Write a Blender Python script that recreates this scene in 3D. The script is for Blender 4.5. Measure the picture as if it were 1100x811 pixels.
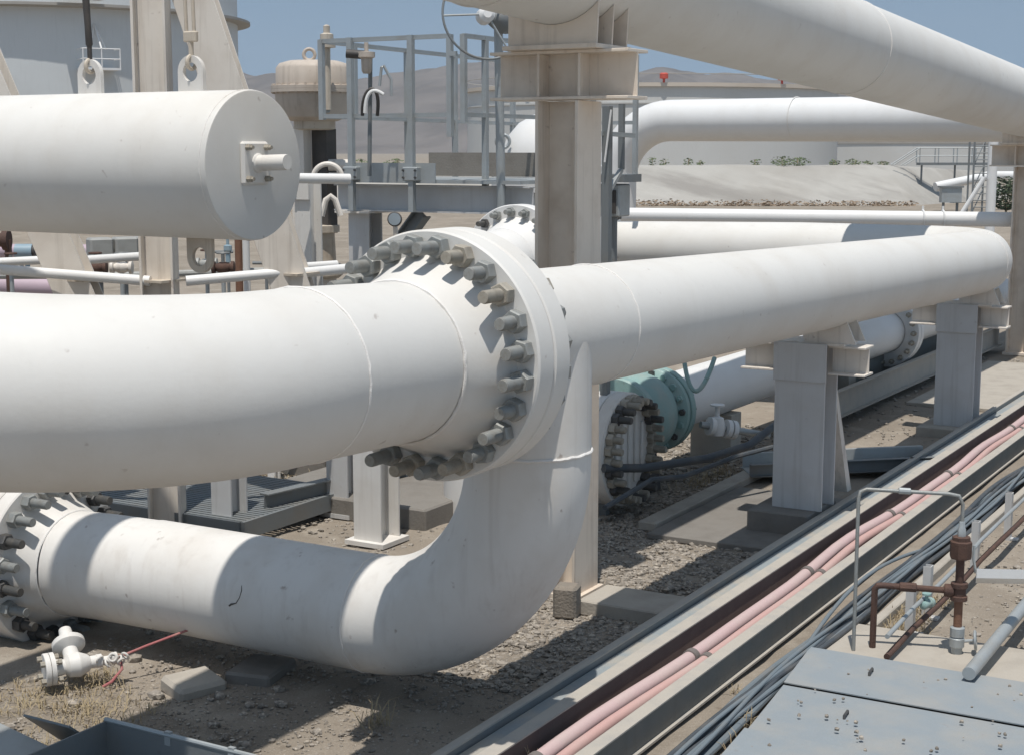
import bpy, bmesh, math, random
from mathutils import Vector as V, Matrix as M, noise as mnoise
R = math.radians
random.seed(7)
for o in list(bpy.data.objects): bpy.data.objects.remove(o)
sc = bpy.context.scene
col = sc.collection

# ------------------------------------------------------------------ camera, sky, sun, exposure
cam = bpy.data.cameras.new('camera'); cam_o = bpy.data.objects.new('camera', cam); col.objects.link(cam_o)
cam.sensor_width = 36; cam.lens = 54.0; cam.clip_start = 0.1; cam.clip_end = 9000
cam_o.location = (0, 0, 4.2)
cam_o.rotation_euler = (R(90 - 8.46), 0, R(30 - 90))
sc.camera = cam_o
SUN = V((-0.27, -0.112, 1.0)).normalized()            # towards the sun
el = math.asin(SUN.z); az = math.atan2(SUN.x, SUN.y)
w = bpy.data.worlds.new('World'); sc.world = w; w.use_nodes = True
nt = w.node_tree; bg = nt.nodes['Background']
sky = nt.nodes.new('ShaderNodeTexSky'); sky.sky_type = 'NISHITA'; sky.sun_disc = False
sky.sun_elevation = el; sky.sun_rotation = az
sky.altitude = 300; sky.air_density = 1.0; sky.dust_density = 0.5; sky.ozone_density = 1.2
tcw = nt.nodes.new('ShaderNodeTexCoord'); lift = nt.nodes.new('ShaderNodeVectorMath'); lift.operation = 'ADD'; lift.inputs[1].default_value = (0, 0, 0.30)
nrm = nt.nodes.new('ShaderNodeVectorMath'); nrm.operation = 'NORMALIZE'     # bluer haze-free air low in the sky
nt.links.new(tcw.outputs['Generated'], lift.inputs[0]); nt.links.new(lift.outputs[0], nrm.inputs[0]); nt.links.new(nrm.outputs[0], sky.inputs[0])
hsv = nt.nodes.new('ShaderNodeHueSaturation'); hsv.inputs['Saturation'].default_value = 0.82; hsv.inputs['Hue'].default_value = 0.482
nt.links.new(sky.outputs[0], hsv.inputs['Color']); nt.links.new(hsv.outputs[0], bg.inputs[0]); bg.inputs[1].default_value = 0.122
sl = bpy.data.lights.new('sun', 'SUN'); sl.energy = 4.1; sl.angle = R(0.55); sl.color = (1, 0.955, 0.89)
so = bpy.data.objects.new('sun', sl); col.objects.link(so); so.rotation_euler = (-SUN).to_track_quat('-Z', 'Y').to_euler()
so.location = (0, 0, 40)
vs = sc.view_settings; vs.view_transform = 'Standard'; vs.look = 'None'; vs.gamma = 1; vs.use_curve_mapping = False
vs.exposure = 0.04

# ------------------------------------------------------------------ materials
MAT = {}
def new_mat(name):
    m = bpy.data.materials.new(name); m.use_nodes = True
    n = m.node_tree.nodes; l = m.node_tree.links
    return m, n, l, n['Principled BSDF']
def noise_fac(n, l, co, scale, detail, lo, hi, amt, rough=0.55, stretch=None, dist=0.0):
    src = co
    if stretch:
        mp = n.new('ShaderNodeMapping'); mp.inputs['Scale'].default_value = stretch
        l.new(co, mp.inputs[0]); src = mp.outputs[0]
    t = n.new('ShaderNodeTexNoise'); t.inputs['Scale'].default_value = scale; t.inputs['Detail'].default_value = detail
    t.inputs['Roughness'].default_value = rough; t.inputs['Distortion'].default_value = dist
    l.new(src, t.inputs['Vector'])
    r = n.new('ShaderNodeMapRange'); r.inputs[1].default_value = lo; r.inputs[2].default_value = hi
    r.inputs[3].default_value = 0; r.inputs[4].default_value = amt
    l.new(t.outputs[0], r.inputs[0])
    return r.outputs[0]
def mix(n, l, a, b, f):
    x = n.new('ShaderNodeMix'); x.data_type = 'RGBA'
    if isinstance(a, tuple): x.inputs[6].default_value = (*a, 1)
    else: l.new(a, x.inputs[6])
    if isinstance(b, tuple): x.inputs[7].default_value = (*b, 1)
    else: l.new(b, x.inputs[7])
    l.new(f, x.inputs[0])
    return x.outputs[2]
def surf(name, base, dirt=(.40, .33, .25), amt=.35, streak=0.0, rust=0.0, rough=.5, bump=.06, bscale=45, metal=0.0, nscale=1.6,
         lo=.46, hi=.74, spec=.5, rustcol=(.13, .055, .025), streakcol=None, coord='Object', bdist=.01):
    m, n, l, p = new_mat(name)
    tc = n.new('ShaderNodeTexCoord'); co = tc.outputs[coord]
    c = mix(n, l, base, dirt, noise_fac(n, l, co, nscale, 7, lo, hi, amt))
    c = mix(n, l, c, tuple(x * 1.12 if x < .8 else x for x in base), noise_fac(n, l, co, nscale * 5, 5, .5, .8, amt * .6))
    if streak:
        c = mix(n, l, c, streakcol or tuple(x * .45 for x in dirt), noise_fac(n, l, co, 1.0, 5, .53, .72, streak, .6, (11, 11, .55), .3))
    if rust:
        c = mix(n, l, c, rustcol, noise_fac(n, l, co, 9, 3, .70, .76, rust, .5))
    l.new(c, p.inputs['Base Color'])
    r = n.new('ShaderNodeMapRange'); r.inputs[3].default_value = max(.05, rough - .10); r.inputs[4].default_value = min(1, rough + .14)
    t = n.new('ShaderNodeTexNoise'); t.inputs['Scale'].default_value = 6; t.inputs['Detail'].default_value = 5
    l.new(co, t.inputs['Vector']); l.new(t.outputs[0], r.inputs[0]); l.new(r.outputs[0], p.inputs['Roughness'])
    p.inputs['Metallic'].default_value = metal; p.inputs['Specular IOR Level'].default_value = spec
    if bump:
        b = n.new('ShaderNodeBump'); b.inputs['Strength'].default_value = bump * 4; b.inputs['Distance'].default_value = bdist
        t2 = n.new('ShaderNodeTexNoise'); t2.inputs['Scale'].default_value = bscale; t2.inputs['Detail'].default_value = 6
        l.new(co, t2.inputs['Vector']); l.new(t2.outputs[0], b.inputs['Height']); l.new(b.outputs[0], p.inputs['Normal'])
    MAT[name] = m
    return m
surf('white_paint', (.665, .652, .62), (.48, .42, .345), .22, streak=.035, rust=.35, rough=.55, spec=.35, bump=.02, bscale=28)
surf('white_paint_stained', (.675, .655, .62), (.44, .37, .29), .34, streak=.13, rust=.45, rough=.56, streakcol=(.20, .13, .085), spec=.35, bump=.02, bscale=28)
surf('white_paint_fresh', (.72, .715, .70), (.54, .50, .44), .2, streak=.03, rough=.42, bump=.012)
surf('weld_paint', (.74, .72, .69), (.45, .38, .30), .35, rough=.55, bump=.12, bscale=90)
surf('cream_steel', (.70, .65, .585), (.36, .27, .19), .26, streak=.30, rust=.30, rough=.55, bump=.02, nscale=2.3)
surf('beige_steel', (.72, .63, .53), (.40, .29, .20), .42, streak=.22, rust=.35, rough=.55, bump=.02, nscale=2.3)
surf('cream_steel_rusted', (.52, .46, .38), (.27, .19, .125), .60, streak=.45, rust=.6, rough=.6, bump=.03, nscale=2.6)
surf('grey_steel_paint', (.54, .54, .535), (.36, .31, .25), .35, streak=.22, rust=.2, rough=.5, bump=.02)
surf('galvanised', (.38, .405, .41), (.30, .27, .225), .45, rust=.22, rough=.48, bump=.03, metal=.35, nscale=3)
surf('galvanised_dark', (.19, .205, .21), (.22, .19, .155), .45, rust=.2, rough=.55, bump=.03, metal=.2, nscale=3)
surf('bolt_grey', (.285, .295, .285), (.20, .17, .135), .55, rust=.35, rough=.5, bump=.08, bscale=120, metal=.25, nscale=9)
surf('bolt_dark', (.075, .075, .075), (.13, .105, .08), .5, rust=.3, rough=.5, bump=.08, bscale=120, metal=.25, nscale=9)
surf('bolt_tan', (.36, .33, .275), (.17, .13, .095), .6, rust=.3, rough=.6, bump=.08, bscale=120, metal=.1, nscale=9)
for tname, tb in (('grey', (.285, .295, .285)), ('dark', (.085, .085, .082)), ('tan', (.36, .33, .275))):
    m_ = surf('thread_' + tname, tb, (.19, .16, .125), .7, rust=.5, rough=.55, bump=0, metal=.2, nscale=14)
    nn = m_.node_tree.nodes; ll = m_.node_tree.links
    wv_ = nn.new('ShaderNodeTexWave'); wv_.wave_type = 'BANDS'; wv_.bands_direction = 'Z'; wv_.inputs['Scale'].default_value = 26
    tc_ = nn.new('ShaderNodeTexCoord'); ll.new(tc_.outputs['Object'], wv_.inputs[0])
    bb = nn.new('ShaderNodeBump'); bb.inputs['Strength'].default_value = .9; bb.inputs['Distance'].default_value = .006
    ll.new(wv_.outputs[1], bb.inputs['Height']); ll.new(bb.outputs[0], nn['Principled BSDF'].inputs['Normal'])
surf('rusty_pipe', (.085, .047, .036), (.16, .085, .055), .6, rough=.75, bump=.15, bscale=80, metal=.1, nscale=7)
surf('rusty_bright', (.20, .10, .06), (.13, .06, .04), .6, rough=.75, bump=.15, bscale=80, nscale=7)
surf('teal_paint', (.24, .37, .355), (.40, .39, .34), .6, streak=.25, rust=.3, rough=.5, bump=.03, nscale=3)
surf('pink_pipe', (.52, .385, .375), (.50, .42, .38), .60, rough=.6, bump=.04, nscale=2.2)
surf('salmon_pipe', (.52, .33, .30), (.50, .40, .36), .55, rough=.6, bump=.04, nscale=2.2)
surf('magenta_pipe', (.44, .34, .385), (.45, .36, .38), .4, rough=.6, bump=.02)
surf('clamp_rubber', (.16, .14, .13), (.28, .23, .20), .4, rough=.8, bump=.05)
surf('cable_grey', (.15, .18, .20), (.22, .20, .175), .55, rough=.6, bump=.03, nscale=4)
surf('cable_dark', (.06, .07, .08), (.16, .145, .125), .5, rough=.6, bump=.03, nscale=4)
surf('tray_side', (.165, .17, .16), (.24, .21, .17), .45, streak=.2, rough=.62, bump=.03, nscale=2.2)
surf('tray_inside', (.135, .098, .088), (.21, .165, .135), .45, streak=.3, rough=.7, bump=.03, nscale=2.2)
surf('tray_lip', (.41, .375, .325), (.29, .285, .275), .55, rough=.75, bump=.05, nscale=5)
surf('tray_plate', (.26, .29, .30), (.40, .36, .30), .75, rough=.62, bump=.04, nscale=2.6, lo=.42, hi=.62)
surf('cover_plate', (.235, .265, .285), (.35, .32, .275), .7, rough=.72, bump=.08, nscale=2.1, lo=.42, hi=.80, rust=.12)
surf('concrete', (.39, .355, .305), (.25, .22, .185), .5, rough=.85, bump=.12, bscale=35, nscale=3)
surf('concrete_dark', (.20, .185, .165), (.12, .105, .09), .5, rough=.85, bump=.12, bscale=35, nscale=3)
surf('brick_block', (.21, .185, .155), (.31, .26, .21), .6, rough=.9, bump=.25, bscale=40, nscale=6)
surf('actuator_paint', (.49, .425, .36), (.30, .235, .175), .45, streak=.3, rust=.2, rough=.6, bump=.02)
surf('dark_metal', (.055, .05, .047), (.13, .11, .09), .4, rough=.6, bump=.04, nscale=5)
surf('instrument_grey', (.33, .33, .31), (.20, .19, .17), .4, rough=.5, bump=.02, nscale=8)
surf('instrument_blue', (.24, .33, .38), (.40, .40, .38), .4, rough=.4, bump=.02, nscale=8)
surf('glass_face', (.24, .28, .31), (.40, .42, .42), .3, rough=.15, bump=0)
surf('tank_shell', (.60, .60, .575), (.50, .46, .40), .35, streak=.14, rough=.6, bump=0, nscale=.25)
surf('tank_shell_grey', (.57, .59, .59), (.40, .40, .39), .4, streak=.1, rough=.6, bump=0, nscale=.25)
surf('tank_shell_far', (.56, .555, .53), (.48, .45, .40), .35, streak=.10, rough=.65, bump=0, nscale=.12)
surf('tank_roof', (.56, .49, .41), (.42, .36, .29), .4, rough=.7, bump=0, nscale=.2)
surf('tank_ring', (.36, .34, .31), (.26, .23, .19), .4, rough=.7, bump=0, nscale=.5)
surf('red_paint', (.55, .09, .06), (.4, .15, .1), .3, rough=.6, bump=0)
surf('leaf_green', (.15, .19, .10), (.12, .12, .06), .6, rough=.7, bump=0, nscale=2)
surf('leaf_dark', (.04, .065, .03), (.08, .085, .045), .6, rough=.7, bump=0, nscale=2)
surf('dry_stalk', (.36, .29, .18), (.22, .15, .09), .6, rough=.9, bump=0, nscale=3)
surf('reddish_weed', (.32, .24, .17), (.36, .30, .22), .6, rough=.9, bump=0, nscale=.4)
surf('red_rope', (.36, .12, .12), (.45, .3, .25), .5, rough=.8, bump=.05, nscale=12)

def ground_mat():
    m, n, l, p = new_mat('desert_ground')
    tc = n.new('ShaderNodeTexCoord'); co = tc.outputs['Object']
    c = mix(n, l, (.285, .245, .20), (.205, .175, .14), noise_fac(n, l, co, .45, 8, .40, .66, .9))
    c = mix(n, l, c, (.37, .33, .275), noise_fac(n, l, co, 1.7, 8, .52, .72, .8))
    c = mix(n, l, c, (.14, .112, .085), noise_fac(n, l, co, 6.0, 8, .60, .74, .55))
    c = mix(n, l, c, (.46, .42, .36), noise_fac(n, l, co, 60, 4, .58, .70, .5))
    c = mix(n, l, c, (.13, .11, .09), noise_fac(n, l, co, 85, 3, .60, .70, .5))
    l.new(c, p.inputs['Base Color']); p.inputs['Roughness'].default_value = .95; p.inputs['Specular IOR Level'].default_value = .15
    b = n.new('ShaderNodeBump'); b.inputs['Strength'].default_value = .7; b.inputs['Distance'].default_value = .025
    t = n.new('ShaderNodeTexNoise'); t.inputs['Scale'].default_value = 18; t.inputs['Detail'].default_value = 10; t.inputs['Roughness'].default_value = .65
    l.new(co, t.inputs['Vector']); l.new(t.outputs[0], b.inputs['Height']); l.new(b.outputs[0], p.inputs['Normal'])
    MAT['ground'] = m
ground_mat()
def stone_mat():
    m, n, l, p = new_mat('gravel_stone')
    tc = n.new('ShaderNodeTexCoord'); co = tc.outputs['Object']
    c = mix(n, l, (.31, .275, .235), (.165, .145, .122), noise_fac(n, l, co, 14, 2, .40, .60, .9))
    c = mix(n, l, c, (.45, .40, .33), noise_fac(n, l, co, 23, 2, .55, .66, .9))
    l.new(c, p.inputs['Base Color']); p.inputs['Roughness'].default_value = .9
    MAT['stone'] = m
stone_mat()
def bund_mat():
    m, n, l, p = new_mat('bund_concrete')
    tc = n.new('ShaderNodeTexCoord'); co = tc.outputs['Object']
    c = mix(n, l, (.37, .355, .325), (.29, .27, .24), noise_fac(n, l, co, .15, 8, .42, .64, .8))
    c = mix(n, l, c, (.235, .22, .20), noise_fac(n, l, co, 1.0, 5, .50, .66, .85, .6, (.32, .05, .3)))
    c = mix(n, l, c, (.44, .42, .385), noise_fac(n, l, co, 1.0, 4, .56, .70, .5, .6, (.5, .05, .4)))
    l.new(c, p.inputs['Base Color']); p.inputs['Roughness'].default_value = .9
    MAT['bund'] = m
bund_mat()
def hill_mat():
    m, n, l, p = new_mat('hill_rock')
    tc = n.new('ShaderNodeTexCoord'); co = tc.outputs['Object']
    c = mix(n, l, (.175, .16, .152), (.125, .117, .114), noise_fac(n, l, co, .012, 10, .42, .60, .9))
    c = mix(n, l, c, (.165, .148, .135), noise_fac(n, l, co, .05, 8, .52, .68, .6))
    l.new(c, p.inputs['Base Color']); p.inputs['Roughness'].default_value = 1; p.inputs['Specular IOR Level'].default_value = 0
    MAT['hill'] = m
hill_mat()

# ------------------------------------------------------------------ mesh helpers
BASE = {}
def frame(d):
    d = V(d).normalized(); a = V((0, 0, 1)) if abs(d.z) < .95 else V((1, 0, 0))
    x = a.cross(d).normalized(); y = d.cross(x)
    return x, y, d
class MB:
    def __init__(s): s.v = []; s.f = []
    def add(s, vs, fs):
        k = len(s.v); s.v += [V(p) for p in vs]; s.f += [tuple(i + k for i in f) for f in fs]; return s
    def box(s, c, size, rot=None, ch=0.0):
        c = V(c); hx, hy, hz = (x / 2 for x in size)
        bm = bmesh.new(); bmesh.ops.create_cube(bm, size=1)
        for v in bm.verts: v.co = V((v.co.x * 2 * hx, v.co.y * 2 * hy, v.co.z * 2 * hz))
        if ch: bmesh.ops.bevel(bm, geom=bm.edges[:], offset=ch, segments=1, affect='EDGES')
        bm.verts.index_update()
        vs = [(rot @ v.co if rot else v.co) + c for v in bm.verts]
        s.add(vs, [[v.index for v in f.verts] for f in bm.faces]); bm.free(); return s
    def span(s, a, b, ch=0.0):
        a = V(a); b = V(b); d = b - a
        return s.box((a + b) / 2, (abs(d.x), abs(d.y), abs(d.z)), None, ch)
    def tube(s, pts, r, seg=16, caps=True, closed=False):
        pts = [V(p) for p in pts]; n = len(pts)
        rr = r if isinstance(r, (list, tuple)) else [r] * n
        x = None; rings = []
        for i, p in enumerate(pts):
            if closed: d = pts[(i + 1) % n] - pts[i - 1]
            else: d = pts[min(i + 1, n - 1)] - pts[max(i - 1, 0)]
            d.normalize()
            if x is None: x = frame(d)[0]
            else: x = (x - d * x.dot(d)).normalized()
            y = d.cross(x); rings.append([p + (x * math.cos(t) + y * math.sin(t)) * rr[i] for t in [2 * math.pi * k / seg for k in range(seg)]])
        vs = [q for rg in rings for q in rg]; fs = []
        for i in range(n if closed else n - 1):
            j = (i + 1) % n
            for k in range(seg):
                k2 = (k + 1) % seg; fs.append((i * seg + k, i * seg + k2, j * seg + k2, j * seg + k))
        if caps and not closed:
            fs.append(tuple(reversed(range(seg)))); fs.append(tuple((n - 1) * seg + k for k in range(seg)))
        return s.add(vs, fs)
    def cyl(s, a, b, r, r2=None, seg=24): return s.tube([a, b], [r, r if r2 is None else r2], seg)
    def lathe(s, o, d, prof, seg=48, close=False):      # prof: (radius, distance along d)
        o = V(o); x, y, z = frame(d); n = len(prof); vs = []; fs = []
        for r, h in prof:
            for k in range(seg):
                t = 2 * math.pi * k / seg; vs.append(o + z * h + (x * math.cos(t) + y * math.sin(t)) * max(r, 1e-4))
        for i in range(n if close else n - 1):
            j = (i + 1) % n
            for k in range(seg):
                k2 = (k + 1) % seg; fs.append((i * seg + k, i * seg + k2, j * seg + k2, j * seg + k))
        if not close:
            if prof[0][0] > 1e-3: fs.append(tuple(reversed(range(seg))))
            if prof[-1][0] > 1e-3: fs.append(tuple((n - 1) * seg + k for k in range(seg)))
        return s.add(vs, fs)
    def prism(s, poly, vec):
        n = len(poly); vec = V(vec); a = [V(p) for p in poly]
        return s.add(a + [p + vec for p in a], [tuple(reversed(range(n))), tuple(range(n, 2 * n))] + [(i, (i + 1) % n, n + (i + 1) % n, n + i) for i in range(n)])
    def ibeam(s, a, b, up, h, wd, tw=.014, tf=.02):
        a = V(a); b = V(b); d = (b - a).normalized(); u = V(up); u = (u - d * u.dot(d)).normalized(); sd = d.cross(u)
        H = h / 2; W = wd / 2; T = tw / 2
        pr = [(-W, -H), (W, -H), (W, -H + tf), (T, -H + tf), (T, H - tf), (W, H - tf), (W, H), (-W, H), (-W, H - tf), (-T, H - tf), (-T, -H + tf), (-W, -H + tf)]
        return s.prism([a + sd * p + u * q for p, q in pr], b - a)
    def torus(s, c, axis, Rr, r, seg=40, rs=8, jit=0.0):
        x, y, z = frame(axis); c = V(c)
        pts = [c + (x * math.cos(2 * math.pi * k / seg) + y * math.sin(2 * math.pi * k / seg)) * (Rr + random.uniform(-jit, jit)) + z * random.uniform(-jit, jit) * 2 for k in range(seg)]
        return s.tube(pts, r, rs, closed=True)
    def build(s, name, mat, parent=None, smooth=35, bevel=0.0):
        off = BASE.get(parent, V((0, 0, 0))) if parent else V((0, 0, 0))
        me = bpy.data.meshes.new(name); me.from_pydata([p - off for p in s.v], [], s.f); me.update()
        bm = bmesh.new(); bm.from_mesh(me); bmesh.ops.recalc_face_normals(bm, faces=bm.faces[:]); bm.to_mesh(me); bm.free()
        me.materials.append(MAT[mat])
        if smooth:
            me.polygons.foreach_set('use_smooth', [True] * len(me.polygons)); me.set_sharp_from_angle(angle=R(smooth))
        o = bpy.data.objects.new(name, me); col.objects.link(o)
        if parent: o.parent = parent; BASE[o] = off
        else: BASE[o] = V((0, 0, 0))
        if bevel:
            b = o.modifiers.new('bevel', 'BEVEL'); b.width = bevel; b.segments = 2; b.limit_method = 'ANGLE'; b.angle_limit = R(50)
        return o
def tag(o, label=None, cat=None, group=None, kind=None):
    if label: o['label'] = label
    if cat: o['category'] = cat
    if group: o['group'] = group
    if kind: o['kind'] = kind
    return o
def thing(name, loc, label, cat, group=None):
    o = bpy.data.objects.new(name, None); col.objects.link(o); o.location = loc; o.empty_display_size = .2
    BASE[o] = V(loc); return tag(o, label, cat, group)
def structure(mb, name, mat, smooth=35): return tag(mb.build(name, mat, None, smooth), kind='structure')
def arc(c, a, b, r, t0, t1, n):          # c + r*(a cos t + b sin t)
    c = V(c); a = V(a); b = V(b)
    return [c + (a * math.cos(R(t0 + (t1 - t0) * i / n)) + b * math.sin(R(t0 + (t1 - t0) * i / n))) * r for i in range(n + 1)]
def rel(o, off, mesh, name, parent, mat3=None):
    c = bpy.data.objects.new(name, mesh); col.objects.link(c); c.parent = parent
    c.matrix_local = M.Translation(off) @ (mat3.to_4x4() if mat3 else M.Identity(4)); BASE[c] = V((0, 0, 0))
    return c
def mesh_only(mb, name, mat, smooth=35):
    o = mb.build(name, mat, None, smooth); me = o.data; bpy.data.objects.remove(o); return me
def bolt_ring(parent, c, axis, Rb, n, l_front, l_back, r, nut_r, nut_h, z_front, z_back, mats, phase=0, name='stud_bolt'):
    """studs parallel to axis on a circle; front nut sits at z_front along axis, back nut at z_back"""
    x, y, z = frame(axis); off = BASE[parent]
    studs = []
    for mname in mats:
        tn = {'bolt_grey': 'thread_grey', 'bolt_dark': 'thread_dark', 'bolt_tan': 'thread_tan'}.get(mname, mname)
        st = mesh_only(MB().lathe((0, 0, 0), (0, 0, 1), [(r * .86, l_back), (r, l_back + .02), (r, l_front - .02), (r * .86, l_front)], 14), name, tn)
        def nut(h0, h1):
            s = 1 if h1 > h0 else -1
            return MB().lathe((0, 0, 0), (0, 0, 1), [(nut_r * .90, min(h0, h1)), (nut_r, min(h0, h1) + .012), (nut_r, max(h0, h1) - .012), (nut_r * .90, max(h0, h1))], 6)
        nf = mesh_only(nut(z_front, z_front + nut_h), 'nut', mname, 25); nb = mesh_only(nut(z_back, z_back - nut_h), 'nut', mname, 25)
        studs.append((st, nf, nb))
    rot0 = M((x, y, z)).transposed()
    for k in range(n):
        t = R(phase + 360 * k / n)
        p = V(c) + (x * math.cos(t) + y * math.sin(t)) * Rb - off
        st, nf, nb = studs[random.randrange(len(studs))]
        rz = rot0 @ M.Rotation(random.uniform(0, 6.28), 3, 'Z')
        dz = z * random.uniform(-.028, .028)
        b = rel(None, p + dz, st, name, parent, rz)
        for nm in (nf, nb):
            q = bpy.data.objects.new('nut', nm); col.objects.link(q); q.parent = b
            q.matrix_local = M.Translation((0, 0, -dz.dot(z))) @ M.Rotation(random.uniform(0, 1.05), 4, 'Z')

# ------------------------------------------------------------------ ground and terrain
def warp(t): return math.copysign((math.exp(abs(t) * 7.2) - 1) / (math.exp(7.2) - 1) * 4200, t)
N = 190; g = MB()
vsx = []
for i in range(N + 1):
    for j in range(N + 1):
        x = 12 + warp(-1 + 2 * i / N); y = 6.5 + warp(-1 + 2 * j / N)
        dd = math.hypot(x - 12, y - 6.5)
        zz = (mnoise.noise((x * .9, y * .9, 0)) * .03 + mnoise.noise((x * 3.1, y * 3.1, 4)) * .02) * (1 if dd < 40 else 0) - .03
        vsx.append((x, y, zz))
g.add(vsx, [(i * (N + 1) + j, (i + 1) * (N + 1) + j, (i + 1) * (N + 1) + j + 1, i * (N + 1) + j + 1) for i in range(N) for j in range(N)])
structure(g, 'ground', 'ground', 60)

FW = V((math.cos(R(30)), math.sin(R(30)), 0)); RT = V((math.sin(R(30)), -math.cos(R(30)), 0))
def far(r, f, z): return FW * f + RT * r + V((0, 0, z))
# bund: concrete faced embankment across the back of the yard
rows = []
nb = 90
for i in range(nb + 1):
    r = -70 + 112 * i / nb
    e = 0 if r < 30 else (r - 30)
    jit = mnoise.noise((r * .2, 0, 3)) * .12
    f0 = 116 + e * 1.2
    rows.append([far(r, f0, -.1), far(r, f0 + 1.6, .75 + jit * .5), far(r, f0 + 5.0, 2.75 + jit - e * .06), far(r, f0 + 5.5, 2.9 + jit - e * .06), far(r, f0 + 9, 2.9 + jit - e * .06), far(r, f0 + 16, -.1)])
b = MB(); k = len(rows[0])
b.add([p for rw in rows for p in rw], [(i * k + j, (i + 1) * k + j, (i + 1) * k + j + 1, i * k + j + 1) for i in range(nb) for j in range(k - 1)] + [tuple(range(k)), tuple(nb * k + j for j in reversed(range(k)))])
o = structure(b, 'embankment', 'bund', 50)
# hills
ridge = [(-900, 108), (-560, 98), (-380, 110), (-286, 100), (-200, 96), (-120, 104), (-60, 118), (-10, 119), (60, 118), (150, 108), (230, 104), (300, 98), (380, 82), (470, 52), (560, 34), (760, 20), (1000, 8)]
def rz(r):
    for (a, za), (c, zc) in zip(ridge, ridge[1:]):
        if a <= r <= c: return za + (zc - za) * (r - a) / (c - a)
    return 8
hb = MB(); NX, NY = 240, 46; vv = []
for i in range(NX + 1):
    r = -900 + 1900 * i / NX
    for j in range(NY + 1):
        t = j / NY; f = 1250 + 1200 * t
        prof = math.sin(min(1, t / .62) * math.pi / 2) ** 1.25 if t < .62 else math.cos((t - .62) / .38 * math.pi / 2)
        n_ = mnoise.fractal((r * .006, f * .006, 1), 1, 2, 6) * 13 + abs(mnoise.noise((r * .012, f * .004, 5))) * 16 - 8
        vv.append(far(r * f / 2000, f, rz(r) * prof + n_ * min(1, t * 3) * (1 if t < .62 else .6) - 4))
hb.add(vv, [(i * (NY + 1) + j, (i + 1) * (NY + 1) + j, (i + 1) * (NY + 1) + j + 1, i * (NY + 1) + j + 1) for i in range(NX) for j in range(NY)])
structure(hb, 'hills', 'hill', 80)

# concrete pad, kerb strip and plinths on the ground
structure(MB().span((15.0, 5.45, -.04), (17.7, 6.95, .03), .01), 'concrete_pad', 'concrete_dark')
structure(MB().span((25.2, 5.45, -.04), (31, 6.95, .03), .01), 'concrete_apron', 'concrete')
structure(MB().span((15.3, 6.98, -.04), (21.0, 7.20, .07), .015), 'concrete_kerb', 'concrete')
structure(MB().span((12.15, 5.345, -.04), (12.75, 6.32, .10), .012), 'concrete_footing', 'concrete')
structure(MB().span((11.75, 2.2, -.04), (12.85, 4.02, .07), .015), 'concrete_slab', 'concrete')
structure(MB().span((14.0, 9.2, -.04), (17.5, 11.6, .22), .02), 'concrete_plinth', 'concrete_dark')

# ------------------------------------------------------------------ far tanks
def tank(name, px, f, rad, z_top, label, shell, roof=0, ring=None, extra=0):
    c = far(px, f, 0); t = thing(name, (c.x, c.y, 0), label, 'storage tank')
    MB().lathe(c, (0, 0, 1), [(rad, -.3), (rad, z_top)], 96).build('shell', shell, t, 60)
    if roof: MB().lathe(c + V((0, 0, z_top + .02)), (0, 0, 1), [(rad + .12, 0), (rad + .12, .12), (rad * .5, roof * .62), (.02, roof)], 96).build('roof', 'tank_roof', t, 50)
    if ring:
        for z, wd, hh, mt in ring: MB().lathe(c, (0, 0, 1), [(rad + .01, z), (rad + wd, z), (rad + wd, z + hh), (rad + .01, z + hh)], 96, True).build('wind_girder', mt, t, 40)
    return t, c
t, c = tank('storage_tank', 15.5, 174, 20.5, 10.6, 'wide pale open-top tank behind the bund with red markers on its rim', 'tank_shell_far', 0, [(10.25, .3, .38, 'tank_roof'), (8.6, .12, .15, 'tank_shell_far')])
for rr in (-.6, -13.8, 11.6, 16.0):
    dz = math.sqrt(max(0, 20.7 ** 2 - rr ** 2))
    p = c + RT * rr - FW * dz
    MB().lathe(p + V((0, 0, 10.6)), (0, 0, 1), [(.12, 0), (.12, .35), (.42, .4), (.42, .85), (.3, .95)], 14).build('foam_pourer', 'red_paint' if rr != 29.0 else 'dark_metal', t)
for k in range(40):
    a = R(200 + 140 * k / 39) - R(60)
    p = c + V((math.cos(a), math.sin(a), 0)) * 20.75
MB().torus(c + V((0, 0, 11.5)), (0, 0, 1), 20.6, .05, 96, 5).build('rim_rail', 'tank_ring', t)
t, c = tank('storage_tank', 65, 258, 15.5 * 1.35, 5.4, 'low pale cone-roofed tank behind the bund left of the walkway', 'tank_shell_far', 1.4, [(4.95, .12, .35, 'tank_ring')])
MB().lathe(c + V((-4, -3, 5.7)), (0, 0, 1), [(.5, 0), (.5, .9), (.7, .9), (.7, 1.1)], 12).build('roof_vent', 'tank_ring', t)

# near left tank with small balcony
c = far(-29.5, 98, 0); t = thing('storage_tank', (c.x, c.y, 0), 'tall pale grey tank filling the sky at upper left behind the hanging drum', 'storage tank')
rad = 12.2
MB().lathe(c, (0, 0, 1), [(rad, -.3), (rad, 18)], 128).build('shell', 'tank_shell_grey', t, 60)
MB().lathe(c, (0, 0, 1), [(rad + .01, 11.9), (rad + .8, 11.95), (rad + .8, 12.1), (rad + .01, 12.15)], 96, True).build('wind_girder', 'tank_ring', t)
dirc = (-FW * .86 + RT * .51).normalized(); pb = c + dirc * rad; sd = V((0, 0, 1)).cross(dirc).normalized()
bal = MB()
def bp(a, d, z): return pb + sd * a + dirc * d + V((0, 0, z))
zb = 8.5
bal.prism([bp(-1.05, .05, zb), bp(1.05, .05, zb), bp(1.05, 1.3, zb), bp(-1.05, 1.3, zb)], (0, 0, .12))
balc = bal.build('balcony', 'white_paint_fresh', t)
rl = MB()
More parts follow.
